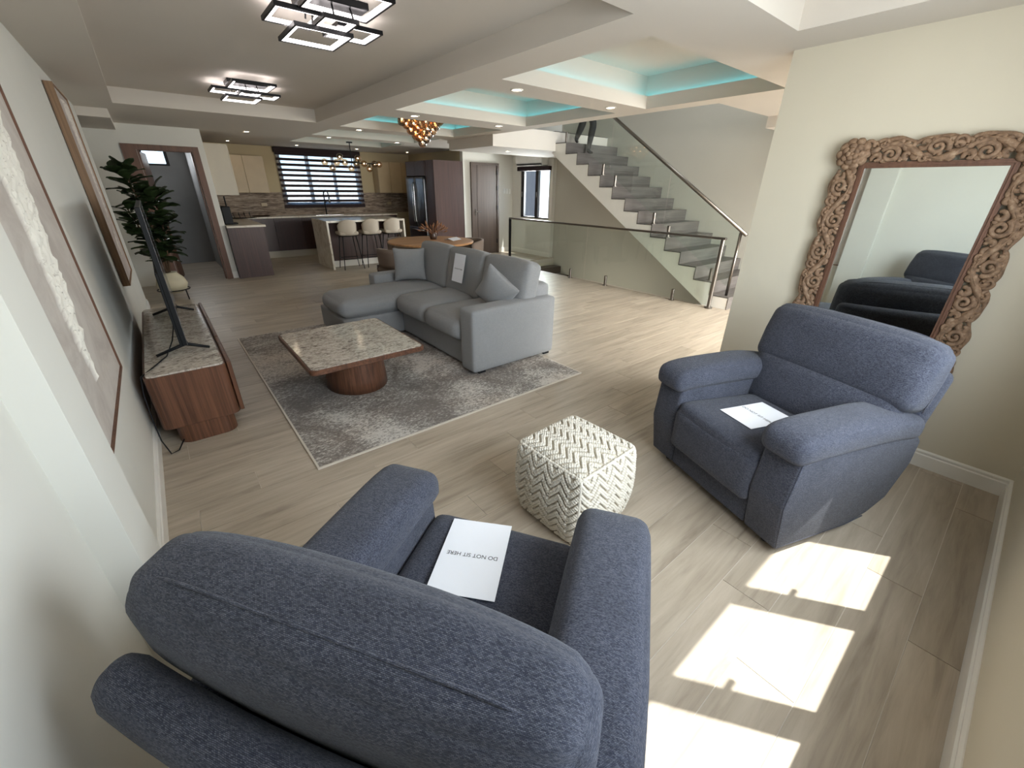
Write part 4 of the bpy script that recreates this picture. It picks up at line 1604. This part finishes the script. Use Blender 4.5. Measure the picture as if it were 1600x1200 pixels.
def build_stool(root):
    def fn(p, c):
        p[:, 2] += 0.015 * (c[:, 0] ** 2)
        return p
    link('seat', xf(pad(0.38, 0.38, 0.07, 0.033, (0, 0, 0.008), 10, fn), Matrix.Translation((0, 0.03, 0.685))), 'stool_fabric', root, smooth=True)
    V, Fc = [], []
    nu, nv = 18, 8
    for layer in (0.0, 0.035):
        for j in range(nv + 1):
            for i in range(nu + 1):
                a = R(-76 + 152 * i / nu)
                q = j / nv
                top = 0.262 * math.cos(a * 0.92) ** 0.55 + 0.03
                rr_ = 0.182 + 0.012 * q - layer
                V.append((rr_ * math.sin(a), -0.02 - rr_ * math.cos(a) * 0.95 + 0.02, 0.665 + q * top))
    st = (nu + 1) * (nv + 1)
    for j in range(nv):
        for i in range(nu):
            a = j * (nu + 1) + i
            Fc.append((a, a + 1, a + nu + 2, a + nu + 1))
            Fc.append((st + a, st + a + nu + 1, st + a + nu + 2, st + a + 1))
    edge = [j * (nu + 1) for j in range(nv, -1, -1)] + list(range(1, nu + 1)) + [j * (nu + 1) + nu for j in range(1, nv + 1)] + [nv * (nu + 1) + i for i in range(nu - 1, 0, -1)]
    for i in range(len(edge)):
        a, b_ = edge[i], edge[(i + 1) % len(edge)]
        Fc.append((a, b_, st + b_, st + a))
    me = mesh_from('backrest', V, Fc)
    b2 = bmesh.new()
    b2.from_mesh(me)
    bmesh.ops.recalc_face_normals(b2, faces=b2.faces[:])
    b2.to_mesh(me)
    b2.free()
    link('backrest', me, 'stool_fabric', root, smooth=True)
    obj('seat_ring', T([(0.17 * math.cos(2 * math.pi * k / 20), 0.17 * math.sin(2 * math.pi * k / 20), 0.648) for k in range(21)], 0.009, 6), 'black_metal', root)
    for sx in (-1, 1):
        for sy in (-1, 1):
            obj('leg', T([(sx * 0.13, sy * 0.13, 0.65), (sx * 0.20, sy * 0.19, 0)], [0.0105, 0.008], 8), 'black_metal', root, smooth=True)
    k_ = 0.68
    x_, y_ = 0.13 + 0.07 * k_, 0.13 + 0.06 * k_
    obj('foot_rail', T([(-x_, -y_, 0.21), (x_, -y_, 0.21), (x_, y_, 0.21), (-x_, y_, 0.21), (-x_, -y_, 0.21)], 0.007, 6), 'black_metal', root)


st1 = thing('bar_stool', 'leftmost bar stool at the kitchen island', 'stool', (2.98, 8.93, 0), R(-4), 'bar stools at the island')
build_stool(st1)
copy_thing(st1, (3.475, 8.97, 0), R(-2), 'middle bar stool at the kitchen island', 'bar stools at the island')
copy_thing(st1, (3.95, 8.99, 0), R(0), 'rightmost bar stool at the kitchen island', 'bar stools at the island')

# refrigerator in its tall wood surround (faces the kitchen, towards -X)
tc_ = thing('tall_cabinet', 'tall brown wood surround built around the refrigerator', 'cabinet', (5.16, 9.125, 0))
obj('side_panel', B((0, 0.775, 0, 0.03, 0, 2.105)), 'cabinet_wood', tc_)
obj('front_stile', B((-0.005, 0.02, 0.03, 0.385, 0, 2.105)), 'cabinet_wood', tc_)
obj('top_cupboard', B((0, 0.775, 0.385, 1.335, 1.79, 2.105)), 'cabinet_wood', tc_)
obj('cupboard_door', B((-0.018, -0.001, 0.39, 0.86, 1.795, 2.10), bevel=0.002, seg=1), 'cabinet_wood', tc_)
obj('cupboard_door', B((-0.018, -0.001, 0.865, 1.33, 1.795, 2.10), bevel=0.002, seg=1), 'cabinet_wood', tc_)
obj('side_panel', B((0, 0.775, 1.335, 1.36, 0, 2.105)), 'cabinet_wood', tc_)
frg = thing('refrigerator', 'stainless steel two-door refrigerator beside the dining table', 'refrigerator', (5.16, 9.52, 0))
obj('cabinet_body', B((0.01, 0.76, 0.0, 0.93, 0.02, 1.775)), 'black_plastic', frg)


def fr_fn(p, c):
    p[:, 0] -= 0.012 * (1 - c[:, 1] ** 2)
    return p


for y0_, y1_, z0_, z1_ in ((0.0, 0.462, 0.66, 1.77), (0.468, 0.93, 0.66, 1.77), (0.0, 0.93, 0.05, 0.65)):
    d_ = link('door', xf(pad(0.07, y1_ - y0_, z1_ - z0_, 0.014, n=8, fn=fr_fn), Matrix.Translation((-0.022, (y0_ + y1_) / 2, (z0_ + z1_) / 2))), 'fridge_steel', frg, smooth=True)
    if z1_ > 1:
        hy = y1_ - 0.04 if y0_ == 0 else y0_ + 0.04
        obj('handle', T([(-0.06, hy, 0.74), (-0.105, hy, 0.80), (-0.115, hy, 1.2), (-0.105, hy, 1.60), (-0.06, hy, 1.66)], 0.011, 8), 'steel', d_, smooth=True)
    else:
        obj('handle', T([(-0.06, 0.12, 0.60), (-0.105, 0.16, 0.60), (-0.105, 0.77, 0.60), (-0.06, 0.81, 0.60)], 0.011, 8), 'steel', d_, smooth=True)

# things on the left worktop
o = thing('coffee_machine', 'black countertop appliance at the near end of the left worktop', 'appliance', (1.07, 9.45, CTZ + 0.001))
obj('housing', B((-0.09, 0.05, -0.12, 0.14, 0, 0.30), bevel=0.015), 'black_plastic', o)
obj('column', T([(0.02, 0.05, 0.28), (0.02, 0.05, 0.46)], 0.012, 8), 'black_plastic', o)
obj('drip_tray', B((0.05, 0.12, -0.10, 0.10, 0, 0.025), bevel=0.005, seg=1), 'black_plastic', o)
o = thing('wire_rack', 'dark wire dish rack on the worktop in the kitchen corner', 'rack', (1.50, 11.0, CTZ))
bm = bmesh.new()
for k in range(4):
    x = -0.15 + 0.10 * k
    add_tube(bm, [(x, -0.10, 0.005), (x - 0.02, -0.08, 0.10), (x, 0.0, 0.12), (x + 0.02, 0.09, 0.02)], 0.005, 6)
add_tube(bm, [(-0.2, -0.10, 0.006), (0.25, -0.10, 0.006)], 0.006, 6)
add_tube(bm, [(-0.2, 0.09, 0.006), (0.25, 0.09, 0.006)], 0.006, 6)
obj('wires', bm, 'black_metal', o, smooth=True)
o = obj('serving_tray', lathe([(0.0, 0.0), (0.14, 0.0), (0.16, 0.018), (0.155, 0.018), (0.137, 0.004), (0.0, 0.004)], 24, (0, 0, 0), 1.2, 0.9, False), 'dark_leg')
o.location = (1.95, 11.5, CTZ + 0.001)
tag(o, 'small dark tray on the worktop left of the window', 'tray')

# ------------------------------------------------------------------ dining table and chairs
dt = thing('dining_table', 'round oak dining table behind the sofa', 'table', (3.50, 6.42, 0))
obj('top', lathe([(0.0, 0.715), (0.66, 0.715), (0.70, 0.725), (0.705, 0.745), (0.69, 0.755), (0.0, 0.755)], 64, cap=False), 'table_oak', dt, smooth=False)
obj('column', lathe([(0.30, 0.0), (0.29, 0.03), (0.16, 0.06), (0.12, 0.35), (0.18, 0.70), (0.22, 0.716)], 32), 'dark_leg', dt, smooth=True)


def build_dining_chair(root):
    link('seat', xf(pad(0.50, 0.48, 0.09, 0.04, (0, 0, 0.012), 10), Matrix.Translation((0, 0.02, 0.44))), 'taupe_fabric', root, smooth=True)
    V, Fc = [], []
    nu, nv = 22, 5
    for layer in (0.0, 0.05):
        for j in range(nv + 1):
            for i in range(nu + 1):
                a = R(-112 + 224 * i / nu)
                q = j / nv
                rr_ = 0.285 + 0.015 * q - layer
                e = abs(a) / R(112)
                z0_ = 0.47 + 0.04 * e
                top = 0.735 - 0.05 * e ** 3
                V.append((rr_ * math.sin(a), -rr_ * math.cos(a) * 0.95, z0_ + (top - z0_) * q))
    st = (nu + 1) * (nv + 1)
    for j in range(nv):
        for i in range(nu):
            a = j * (nu + 1) + i
            Fc.append((a, a + 1, a + nu + 2, a + nu + 1))
            Fc.append((st + a, st + a + nu + 1, st + a + nu + 2, st + a + 1))
    edge = [j * (nu + 1) for j in range(nv, -1, -1)] + list(range(1, nu + 1)) + [j * (nu + 1) + nu for j in range(1, nv + 1)] + [nv * (nu + 1) + i for i in range(nu - 1, 0, -1)]
    for i in range(len(edge)):
        a, b_ = edge[i], edge[(i + 1) % len(edge)]
        Fc.append((a, b_, st + b_, st + a))
    me = mesh_from('barrel_back', V, Fc)
    b2 = bmesh.new()
    b2.from_mesh(me)
    bmesh.ops.recalc_face_normals(b2, faces=b2.faces[:])
    b2.to_mesh(me)
    b2.free()
    link('barrel_back', me, 'taupe_fabric', root, smooth=True)
    for sx in (-1, 1):
        for sy in (-1, 1):
            obj('leg', T([(sx * 0.21, sy * 0.19, 0.50 if sy < 0 else 0.42), (sx * 0.22, sy * 0.21, 0)], [0.028, 0.020], 8), 'dark_leg', root, smooth=True)


dc = thing('dining_chair', 'taupe barrel-back dining chair on the near left of the round table', 'chair', (2.70, 6.02, 0), R(-62), 'taupe dining chairs')
build_dining_chair(dc)
copy_thing(dc, (4.22, 6.42, 0), R(92), 'taupe barrel-back dining chair on the right of the round table', 'taupe dining chairs')
copy_thing(dc, (3.35, 7.14, 0), R(190), 'taupe barrel-back dining chair on the far side of the round table', 'taupe dining chairs')
DTZ = 0.755
va = thing('vase', 'dark vase of dried brown flowers on the dining table', 'vase', (3.62, 6.55, DTZ))
obj('vessel', lathe([(0.0, 0.0), (0.05, 0.0), (0.065, 0.05), (0.055, 0.10), (0.05, 0.115), (0.042, 0.112), (0.05, 0.05), (0.0, 0.02)], 20, cap=False), 'vase_dark', va, smooth=True)
rnd = random.Random(2)
for k in range(34):
    a = 2.4 * k
    sp_ = 0.06 + 0.17 * math.sqrt((k + 1) / 34)
    hgt = 0.24 - 0.10 * ((k + 1) / 34) + rnd.uniform(-0.02, 0.02)
    p0, p1 = Vector((0.015 * math.cos(a), 0.015 * math.sin(a), 0.06)), Vector((sp_ * math.cos(a), sp_ * math.sin(a), hgt))
    bm = T([p0, p0.lerp(p1, 0.5) + Vector((0, 0, 0.03)), p1], [0.003, 0.003, 0.004], 5)
    d_ = (p1 - p0).normalized()
    add_tube(bm, [p1 - d_ * 0.015, p1 + d_ * 0.005, p1 + d_ * 0.03, p1 + d_ * 0.05], [0.004, 0.013, 0.011, 0.003], 6)
    obj('dried_stem', bm, 'dried_flower', va)
o = thing('paper_sign', 'white folded paper sign lying on the dining table', 'sign', (3.84, 6.30, DTZ + 0.001), R(30))
bm = bmesh.new()
q = [(-0.15, -0.10, 0.0), (0.15, -0.10, 0.0), (0.15, 0.0, 0.035), (-0.15, 0.0, 0.035), (0.15, 0.10, 0.0), (-0.15, 0.10, 0.0)]
vv = [bm.verts.new(p) for p in q]
bm.faces.new((vv[0], vv[1], vv[2], vv[3]))
bm.faces.new((vv[3], vv[2], vv[4], vv[5]))
r_ = bmesh.ops.solidify(bm, geom=bm.faces[:], thickness=0.001)
obj('sheet', bm, 'paper', o)

# ------------------------------------------------------------------ staircase, glass rails, the person on the stairs
SX0, SX1, RY0, GO, RI = 6.10, 7.555, 2.546, 0.2845, 0.178
stair = thing('staircase', 'straight staircase with grey wood-look tile treads and white side', 'staircase', (SX0, RY0, 0))
NST = 14
poly = [(0.0, 0.0)]
for k in range(NST):
    poly += [(0.012 + GO * k, RI * k if k == 0 else RI * k - 0.004), (0.012 + GO * k, RI * (k + 1) - 0.014)]
poly += [(GO * 13 + 0.02, RI * 14 - 0.012), (GO * 13 + 0.02, 2.19), (3.79, 2.16), (0.37, 0.0)]
poly = poly[1:]
obj('stringer', prism(poly, 'X', 0.004, SX1 - SX0), 'trim_white', stair)
tm, rm = None, None
for k in range(NST):
    if tm is None:
        bm = B((0, SX1 - SX0, 0, GO + 0.012, -0.014, 0))
        tm = bpy.data.meshes.new('tread')
        bm.to_mesh(tm)
        bm.free()
        bm = B((0, SX1 - SX0, 0, 0.012, 0, RI - 0.0145))
        rm = bpy.data.meshes.new('riser')
        bm.to_mesh(rm)
        bm.free()
    if k < NST - 1:
        link('tread', tm, 'stair_tile', stair, loc=(0, GO * k, RI * (k + 1)))
    link('riser', rm, 'stair_tile', stair, loc=(0, GO * k, RI * k))
obj('landing_tile', B((0, SX1 - SX0, GO * 13, GO * 13 + 1.30, RI * 14 - 0.001, RI * 14 + 0.012)), 'stair_tile', stair)
low = thing('lower_staircase', 'dark lower flight of steps going down the stairwell behind the glass', 'staircase', (6.07, 7.6, 0))
for k in range(12):
    obj('step', B((0, 1.48, -GO * (k + 1), -GO * k - 0.002, -RI * (k + 1) - 0.16, -RI * (k + 1))), 'dark_leg', low)

GX = 6.215
RS = 0.642
gl = thing('stair_railing', 'sloping glass stair railing with steel handrail and clamps', 'railing', (GX, 0, 0))
for a, b_ in ((2.66, 3.84), (3.86, 5.02), (5.04, 6.16)):
    top = lambda y: 1.045 + RS * (y - 2.60)
    bot = lambda y: 0.30 + RS * (y - 2.66)
    obj('glass_panel', prism([(a, bot(a)), (b_, bot(b_)), (b_, top(b_)), (a, top(a))], 'X', -0.005, 0.005), 'stair_glass', gl)
bm = bmesh.new()
add_tube(bm, [(0, 2.56, 1.045 + RS * -0.04), (0, 6.3, 1.045 + RS * 3.7)], 0.024, 10)
obj('handrail', bm, 'rail_steel', gl, smooth=True)
obj('post', T([(0, 2.64, RI), (0, 2.64, 1.05)], 0.020, 10), 'rail_steel', gl, smooth=True)


def spigot(parent, x, y, z):
    bm = lathe([(0.045, 0), (0.045, 0.008), (0.024, 0.010), (0.024, 0.165), (0.020, 0.172)], 14, (x, y, z))
    return obj('clamp', bm, 'rail_steel', parent)


for y, n in ((2.93, 2), (3.74, 5), (4.03, 6), (4.88, 9), (5.16, 10), (6.08, 13)):
    spigot(gl, 0, y, RI * n)
bal = thing('balustrade', 'level glass balustrade with steel rail guarding the stairwell', 'railing', (6.0, 0, 0))
for a, b_ in ((2.80, 5.19), (5.21, 7.38)):
    obj('glass_panel', B((-0.005, 0.005, a, b_, 0.035, 0.955)), 'stair_glass', bal)
obj('handrail', B((-0.022, 0.022, 2.72, 7.44, 0.953, 0.985), bevel=0.008), 'rail_steel', bal)
obj('newel_post', lathe([(0.055, 0), (0.055, 0.02), (0.027, 0.024), (0.027, 0.955)], 16, (0, 2.76, 0)), 'rail_steel', bal, smooth=False)
obj('post', B((-0.02, 0.02, 7.40, 7.44, 0, 0.955)), 'black_metal', bal)
for y in (3.36, 4.69, 5.55, 6.9):
    spigot(bal, 0, y, 0)

# person coming down: grown as one skin from a skeleton
J = {'pel': (6.53, 6.02, 3.04, .125), 'bel': (6.53, 6.02, 3.20, .115), 'chest': (6.53, 6.00, 3.42, .130), 'neck': (6.52, 5.98, 3.60, .05), 'head0': (6.51, 5.96, 3.70, .075), 'head1': (6.50, 5.95, 3.80, .085), 'head2': (6.50, 5.95, 3.86, .05),
     'hipR': (6.60, 5.99, 2.98, .088), 'kneR': (6.60, 5.80, 2.62, .068), 'calR': (6.60, 5.83, 2.48, .068), 'ankR': (6.585, 5.87, 2.205, .038), 'ballR': (6.53, 5.755, 2.163, .026), 'toeR': (6.51, 5.69, 2.157, .017),
     'hipL': (6.47, 6.03, 2.98, .088), 'kneL': (6.47, 5.92, 2.68, .068), 'calL': (6.475, 5.98, 2.57, .068), 'ankL': (6.48, 6.09, 2.385, .038), 'ballL': (6.42, 6.005, 2.342, .027), 'toeL': (6.395, 5.965, 2.336, .018),
     'shR': (6.71, 6.00, 3.52, .055), 'elR': (6.75, 5.98, 3.25, .04), 'wrR': (6.70, 5.85, 3.07, .028), 'haR': (6.69, 5.80, 3.00, .026),
     'shL': (6.35, 6.00, 3.52, .055), 'elL': (6.31, 5.98, 3.25, .04), 'wrL': (6.28, 5.84, 3.08, .028), 'haL': (6.27, 5.79, 3.01, .026)}
EJ = [('pel', 'bel'), ('bel', 'chest'), ('chest', 'neck'), ('neck', 'head0'), ('head0', 'head1'), ('head1', 'head2'), ('pel', 'hipR'), ('hipR', 'kneR'), ('kneR', 'calR'), ('calR', 'ankR'), ('ankR', 'ballR'), ('ballR', 'toeR'),
      ('pel', 'hipL'), ('hipL', 'kneL'), ('kneL', 'calL'), ('calL', 'ankL'), ('ankL', 'ballL'), ('ballL', 'toeL'), ('chest', 'shR'), ('shR', 'elR'), ('elR', 'wrR'), ('wrR', 'haR'), ('chest', 'shL'), ('shL', 'elL'), ('elL', 'wrL'), ('wrL', 'haL')]
for s, sx in (('R', 1), ('L', -1)):
    hx, hy, hz, _ = J['ha' + s]
    for i in range(4):
        n1, n2 = 'f%d%sa' % (i, s), 'f%d%sb' % (i, s)
        o_ = -0.028 + 0.019 * i
        J[n1] = (hx + 0.3 * o_, hy + o_, hz - 0.045, .0095)
        J[n2] = (hx + 0.3 * o_ - sx * 0.012, hy + o_ - 0.004, hz - 0.085 - 0.008 * (i in (1, 2)), .008)
        EJ += [('ha' + s, n1), (n1, n2)]
    J['th' + s] = (hx - sx * 0.02, hy - 0.045, hz - 0.02, .010)
    EJ += [('wr' + s, 'th' + s)]
names = list(J)
me = bpy.data.meshes.new('body')
me.from_pydata([J[n][:3] for n in names], [(names.index(a), names.index(b_)) for a, b_ in EJ], [])
body = bpy.data.objects.new('body', me)
COL.objects.link(body)
md = body.modifiers.new('skin', 'SKIN')
md.use_smooth_shade = True
for i, n in enumerate(names):
    sv = me.skin_vertices[0].data[i]
    sv.radius = (J[n][3], J[n][3])
    sv.use_root = (n == 'pel')
md = body.modifiers.new('sub', 'SUBSURF')
md.levels = md.render_levels = 1
dg = bpy.context.evaluated_depsgraph_get()
baked = bpy.data.meshes.new_from_object(body.evaluated_get(dg))
bpy.data.objects.remove(body)
baked.materials.clear()
baked.materials.append(MATS['leggings'])
baked.materials.append(MATS['skin'])
for p in baked.polygons:
    c = p.center
    p.material_index = 1 if (c.z > 3.60 or (c.z < 3.13 and c.z > 2.86 and c.y < 5.88)) else 0
    p.use_smooth = True
per_ = thing('person', 'person in black leggings and dark socks walking down the upper stairs', 'person', (6.5, 5.9, 2.136))
bo = link('body', baked, None, per_)
bo.location = (-6.5, -5.9, -2.136)
obj('hair', lathe([(0.0, 0.115), (0.06, 0.10), (0.095, 0.05), (0.10, 0.0), (0.085, -0.07), (0.06, -0.12)], 18, (0.0, 0.075, 1.655), cap=False), 'black_plastic', per_, smooth=True)

# ------------------------------------------------------------------ air conditioner, switches, house next door
ac = thing('air_conditioner', 'white split air conditioner above the side window', 'air conditioner', (7.45, 8.30, 2.05))
prof = [(0, 0), (-0.15, 0.0), (-0.20, 0.05), (-0.215, 0.12), (-0.215, 0.24), (-0.19, 0.27), (0, 0.27)]
obj('housing', xf(mesh_from('h', [], []), Matrix()) and prism([(z, -x) for x, z in prof], 'Y', -0.47, 0.47) if False else prism(prof, 'Y', -0.47, 0.47, 0.006, 1), 'white_plastic', ac)
# prism along Y takes (x, z) outlines
obj('louvre', B((-0.20, -0.12, -0.43, 0.43, -0.012, -0.002)), 'white_plastic', ac)
obj('outlet_slot', B((-0.205, -0.155, -0.43, 0.43, 0.012, 0.03)), 'black_plastic', ac)
for k, (x, z) in enumerate(((7.17, 1.49), (7.255, 1.485), (7.34, 1.48))):
    o = thing('light_switch', ['first white wall switch to the right of the brown door, nearest the door', 'second white wall switch to the right of the brown door', 'third white wall switch beside the brown door, nearest the corner'][k], 'switch', (x, 9.12, z), 0, 'wall switches by the brown door')
    obj('plate', B((-0.035, 0.035, -0.010, -0.001, -0.06, 0.06), bevel=0.003, seg=1), 'white_plastic', o)
    obj('rocker', B((-0.014, 0.014, -0.016, -0.010, -0.025, 0.025), bevel=0.002, seg=1), 'white_plastic', o)
ho = thing('neighbour_house', 'white and grey house wall seen through the side window', 'building', (11.5, 12.0, -3))
obj('wall', B((0, 0.3, 1.5, 8, 0, 8)), 'neighbour_white', ho)
obj('grey_pier', B((-1.2, -0.6, -0.10, 0.45, 0, 7)), 'neighbour_wall', ho)
obj('floor_band', B((-0.05, 0, 1.5, 8, 4.2, 4.35)), 'neighbour_wall', ho)

# ------------------------------------------------------------------ lamps
def downlight(x, y, z, label):
    o = thing('recessed_downlight', label, 'ceiling light', (x, y, z), 0, 'recessed ceiling downlights')
    obj('trim_ring', lathe([(0.040, -0.001), (0.043, -0.007), (0.058, -0.004), (0.060, 0.0)], 24, cap=False), 'trim_white', o, smooth=True)
    obj('lens', lathe([(0.0, -0.003), (0.041, -0.003)], 24, cap=False), 'downlight_glow', o)


for x, y, lab in ((1.585, 11.07, 'recessed downlight above the corner of the left worktop'), (1.585, 8.94, 'recessed downlight in front of the left kitchen cabinets'), (2.88, 11.06, 'recessed downlight directly above the striped blind on its left'),
                  (2.87, 8.81, 'recessed downlight between the two farthest coffers, left one'), (2.87, 7.33, 'recessed downlight left of the bubble chandelier, between coffers'), (4.19, 11.0, 'recessed downlight directly above the striped blind on its right'),
                  (4.19, 8.81, 'recessed downlight between the two farthest coffers, right one'), (2.85, 5.43, 'recessed downlight just above the bubble chandelier'), (5.48, 10.97, 'recessed downlight above the refrigerator surround'),
                  (4.14, 5.40, 'recessed downlight right of the bubble chandelier near the second coffer corner'), (2.82, 3.41, 'recessed downlight between the two nearest coffers, left one'), (4.12, 3.40, 'recessed downlight between the two nearest coffers, right one')):
    downlight(x, y, ZC, lab)
downlight(5.48, 6.87, 2.182, 'recessed downlight under the dropped bulkhead by the brown door')


def led_rect(parent, x0, x1, y0, y1, z, w=0.030):
    r = 0.02
    bm = bmesh.new()
    for q in ((x0, x1, y0, y0 + 0.012), (x0, x1, y1 - 0.012, y1), (x0, x0 + 0.012, y0 + 0.012, y1 - 0.012), (x1 - 0.012, x1, y0 + 0.012, y1 - 0.012)):
        add_box(bm, q[0], q[1], q[2], q[3], z, z + 0.022)
    fr = obj('frame', bm, 'black_metal', parent)
    a = 0.013
    bm = bmesh.new()
    for q in ((x0 + a, x1 - a, y0 + a, y0 + w), (x0 + a, x1 - a, y1 - w, y1 - a), (x0 + a, x0 + w, y0 + w, y1 - w), (x1 - w, x1 - a, y0 + w, y1 - w)):
        add_box(bm, q[0], q[1], q[2], q[3], z + 0.003, z + 0.020)
    obj('led_strip', bm, 'led_white', fr)


def build_fixture(root):
    # local origin on the tray ceiling
    led_rect(root, -0.29, -0.02, -0.03, 0.28, -0.085)
    led_rect(root, -0.17, 0.17, 0.08, 0.46, -0.125)
    led_rect(root, 0.07, 0.35, 0.05, 0.34, -0.085)
    led_rect(root, -0.17, 0.21, -0.44, -0.04, -0.075)
    led_rect(root, -0.06, 0.14, -0.10, 0.12, -0.105)
    obj('canopy', B((-0.16, 0.20, -0.12, 0.10, -0.035, 0.0), bevel=0.004, seg=1), 'black_metal', root)
    bm = bmesh.new()
    for x, y in ((-0.1, 0.05), (0.12, 0.08), (0.0, -0.08), (0.1, -0.08), (-0.05, 0.10)):
        add_tube(bm, [(x, y, -0.03), (x * 1.1, y * 1.2, -0.09)], 0.005, 6)
    obj('hanger', bm, 'black_metal', root)


fx1 = thing('led_ceiling_light', 'rectangular-frame LED ceiling light nearest the camera, cut by the top edge', 'ceiling light', (1.085, 3.02, 2.505), 0, 'LED frame ceiling lights')
build_fixture(fx1)
copy_thing(fx1, (1.085, 5.72, 2.505), 0, 'rectangular-frame LED ceiling light farther back in the tray ceiling', 'LED frame ceiling lights')

ic = bmesh.new()
bmesh.ops.create_uvsphere(ic, u_segments=20, v_segments=12, radius=0.064)
globe_me = bpy.data.meshes.new('globe')
ic.to_mesh(globe_me)
ic.free()
globe_me2 = globe_me.copy()
ic = bmesh.new()
bmesh.ops.create_icosphere(ic, subdivisions=1, radius=0.013)
bulb_me = bpy.data.meshes.new('bulb')
ic.to_mesh(bulb_me)
ic.free()
bulb_me2 = bulb_me.copy()
ch = thing('bubble_chandelier', 'inverted cone chandelier of amber glass bubbles above the dining table', 'chandelier', (3.47, 6.42, 2.672))
obj('canopy', lathe([(0.0, 0.0), (0.30, 0.0), (0.30, -0.02), (0.0, -0.02)], 32, cap=False), 'steel', ch)
rods = bmesh.new()
rnd = random.Random(9)
for z, r_, n in ((-0.225, 0.29, 10), (-0.235, 0.17, 6), (-0.285, 0.225, 8), (-0.30, 0.10, 4), (-0.345, 0.165, 7), (-0.40, 0.11, 5), (-0.455, 0.06, 3), (-0.51, 0.0, 1)):
    for k in range(n):
        a = 2 * math.pi * k / n + z * 20
        p = (r_ * math.cos(a), r_ * math.sin(a), z + rnd.uniform(-0.015, 0.015))
        g_ = link('globe', globe_me if rnd.random() < 0.7 else globe_me2, 'amber_glass' , ch, loc=p, smooth=True)
        link('bulb', bulb_me, 'bulb_glow', g_, loc=(0, 0, 0.012))
        add_tube(rods, [(p[0], p[1], -0.02), (p[0], p[1], p[2] + 0.052)], 0.003, 5)
globe_me2.materials.clear()
globe_me2.materials.append(MATS['smoke_glass'])
obj('rods', rods, 'steel', ch)

pn = thing('bubble_pendant', 'black bar pendant with glass bubbles over the kitchen island', 'pendant light', (3.445, 9.40, ZC))
gm = globe_me.copy()
gm.materials.clear()
gm.materials.append(MATS['amber_glass'])
bm = bmesh.new()
add_tube(bm, [(0, 0, 0), (0, 0, -0.365)], 0.010, 8)
pts = []
for (X, Y) in ((765, 385), (848, 443), (905, 390), (940, 335), (985, 390), (1070, 450), (1132, 400), (1158, 350), (1210, 405), (1283, 458), (1345, 410), (1392, 415)):
    px, py = 400 + X / 7.27, 200 + Y / 7.27
    pts.append((2.825 + (px - 500) * 0.01297 - 3.445, 0.05 * math.sin(X), 1.993 - ((py - 251) - (px - 500) * 0.05) * 0.0131 - ZC))
add_tube(bm, [(pts[0][0], 0, -0.37), (pts[-1][0], 0, -0.37)], 0.011, 8)
for p in pts:
    add_tube(bm, [(p[0], 0, -0.37), (p[0], p[1] * 0.6, (p[2] - 0.37) / 2), (p[0], p[1], p[2])], 0.006, 6)
add_tube(bm, [(0, 0, 0), (0, 0, -0.02)], 0.06, 16)
obj('bar', bm, 'black_metal', pn, smooth=False)
for p in pts:
    g_ = link('globe', gm, None, pn, loc=p, smooth=True)
    link('bulb', bulb_me2, 'bulb_small', g_)
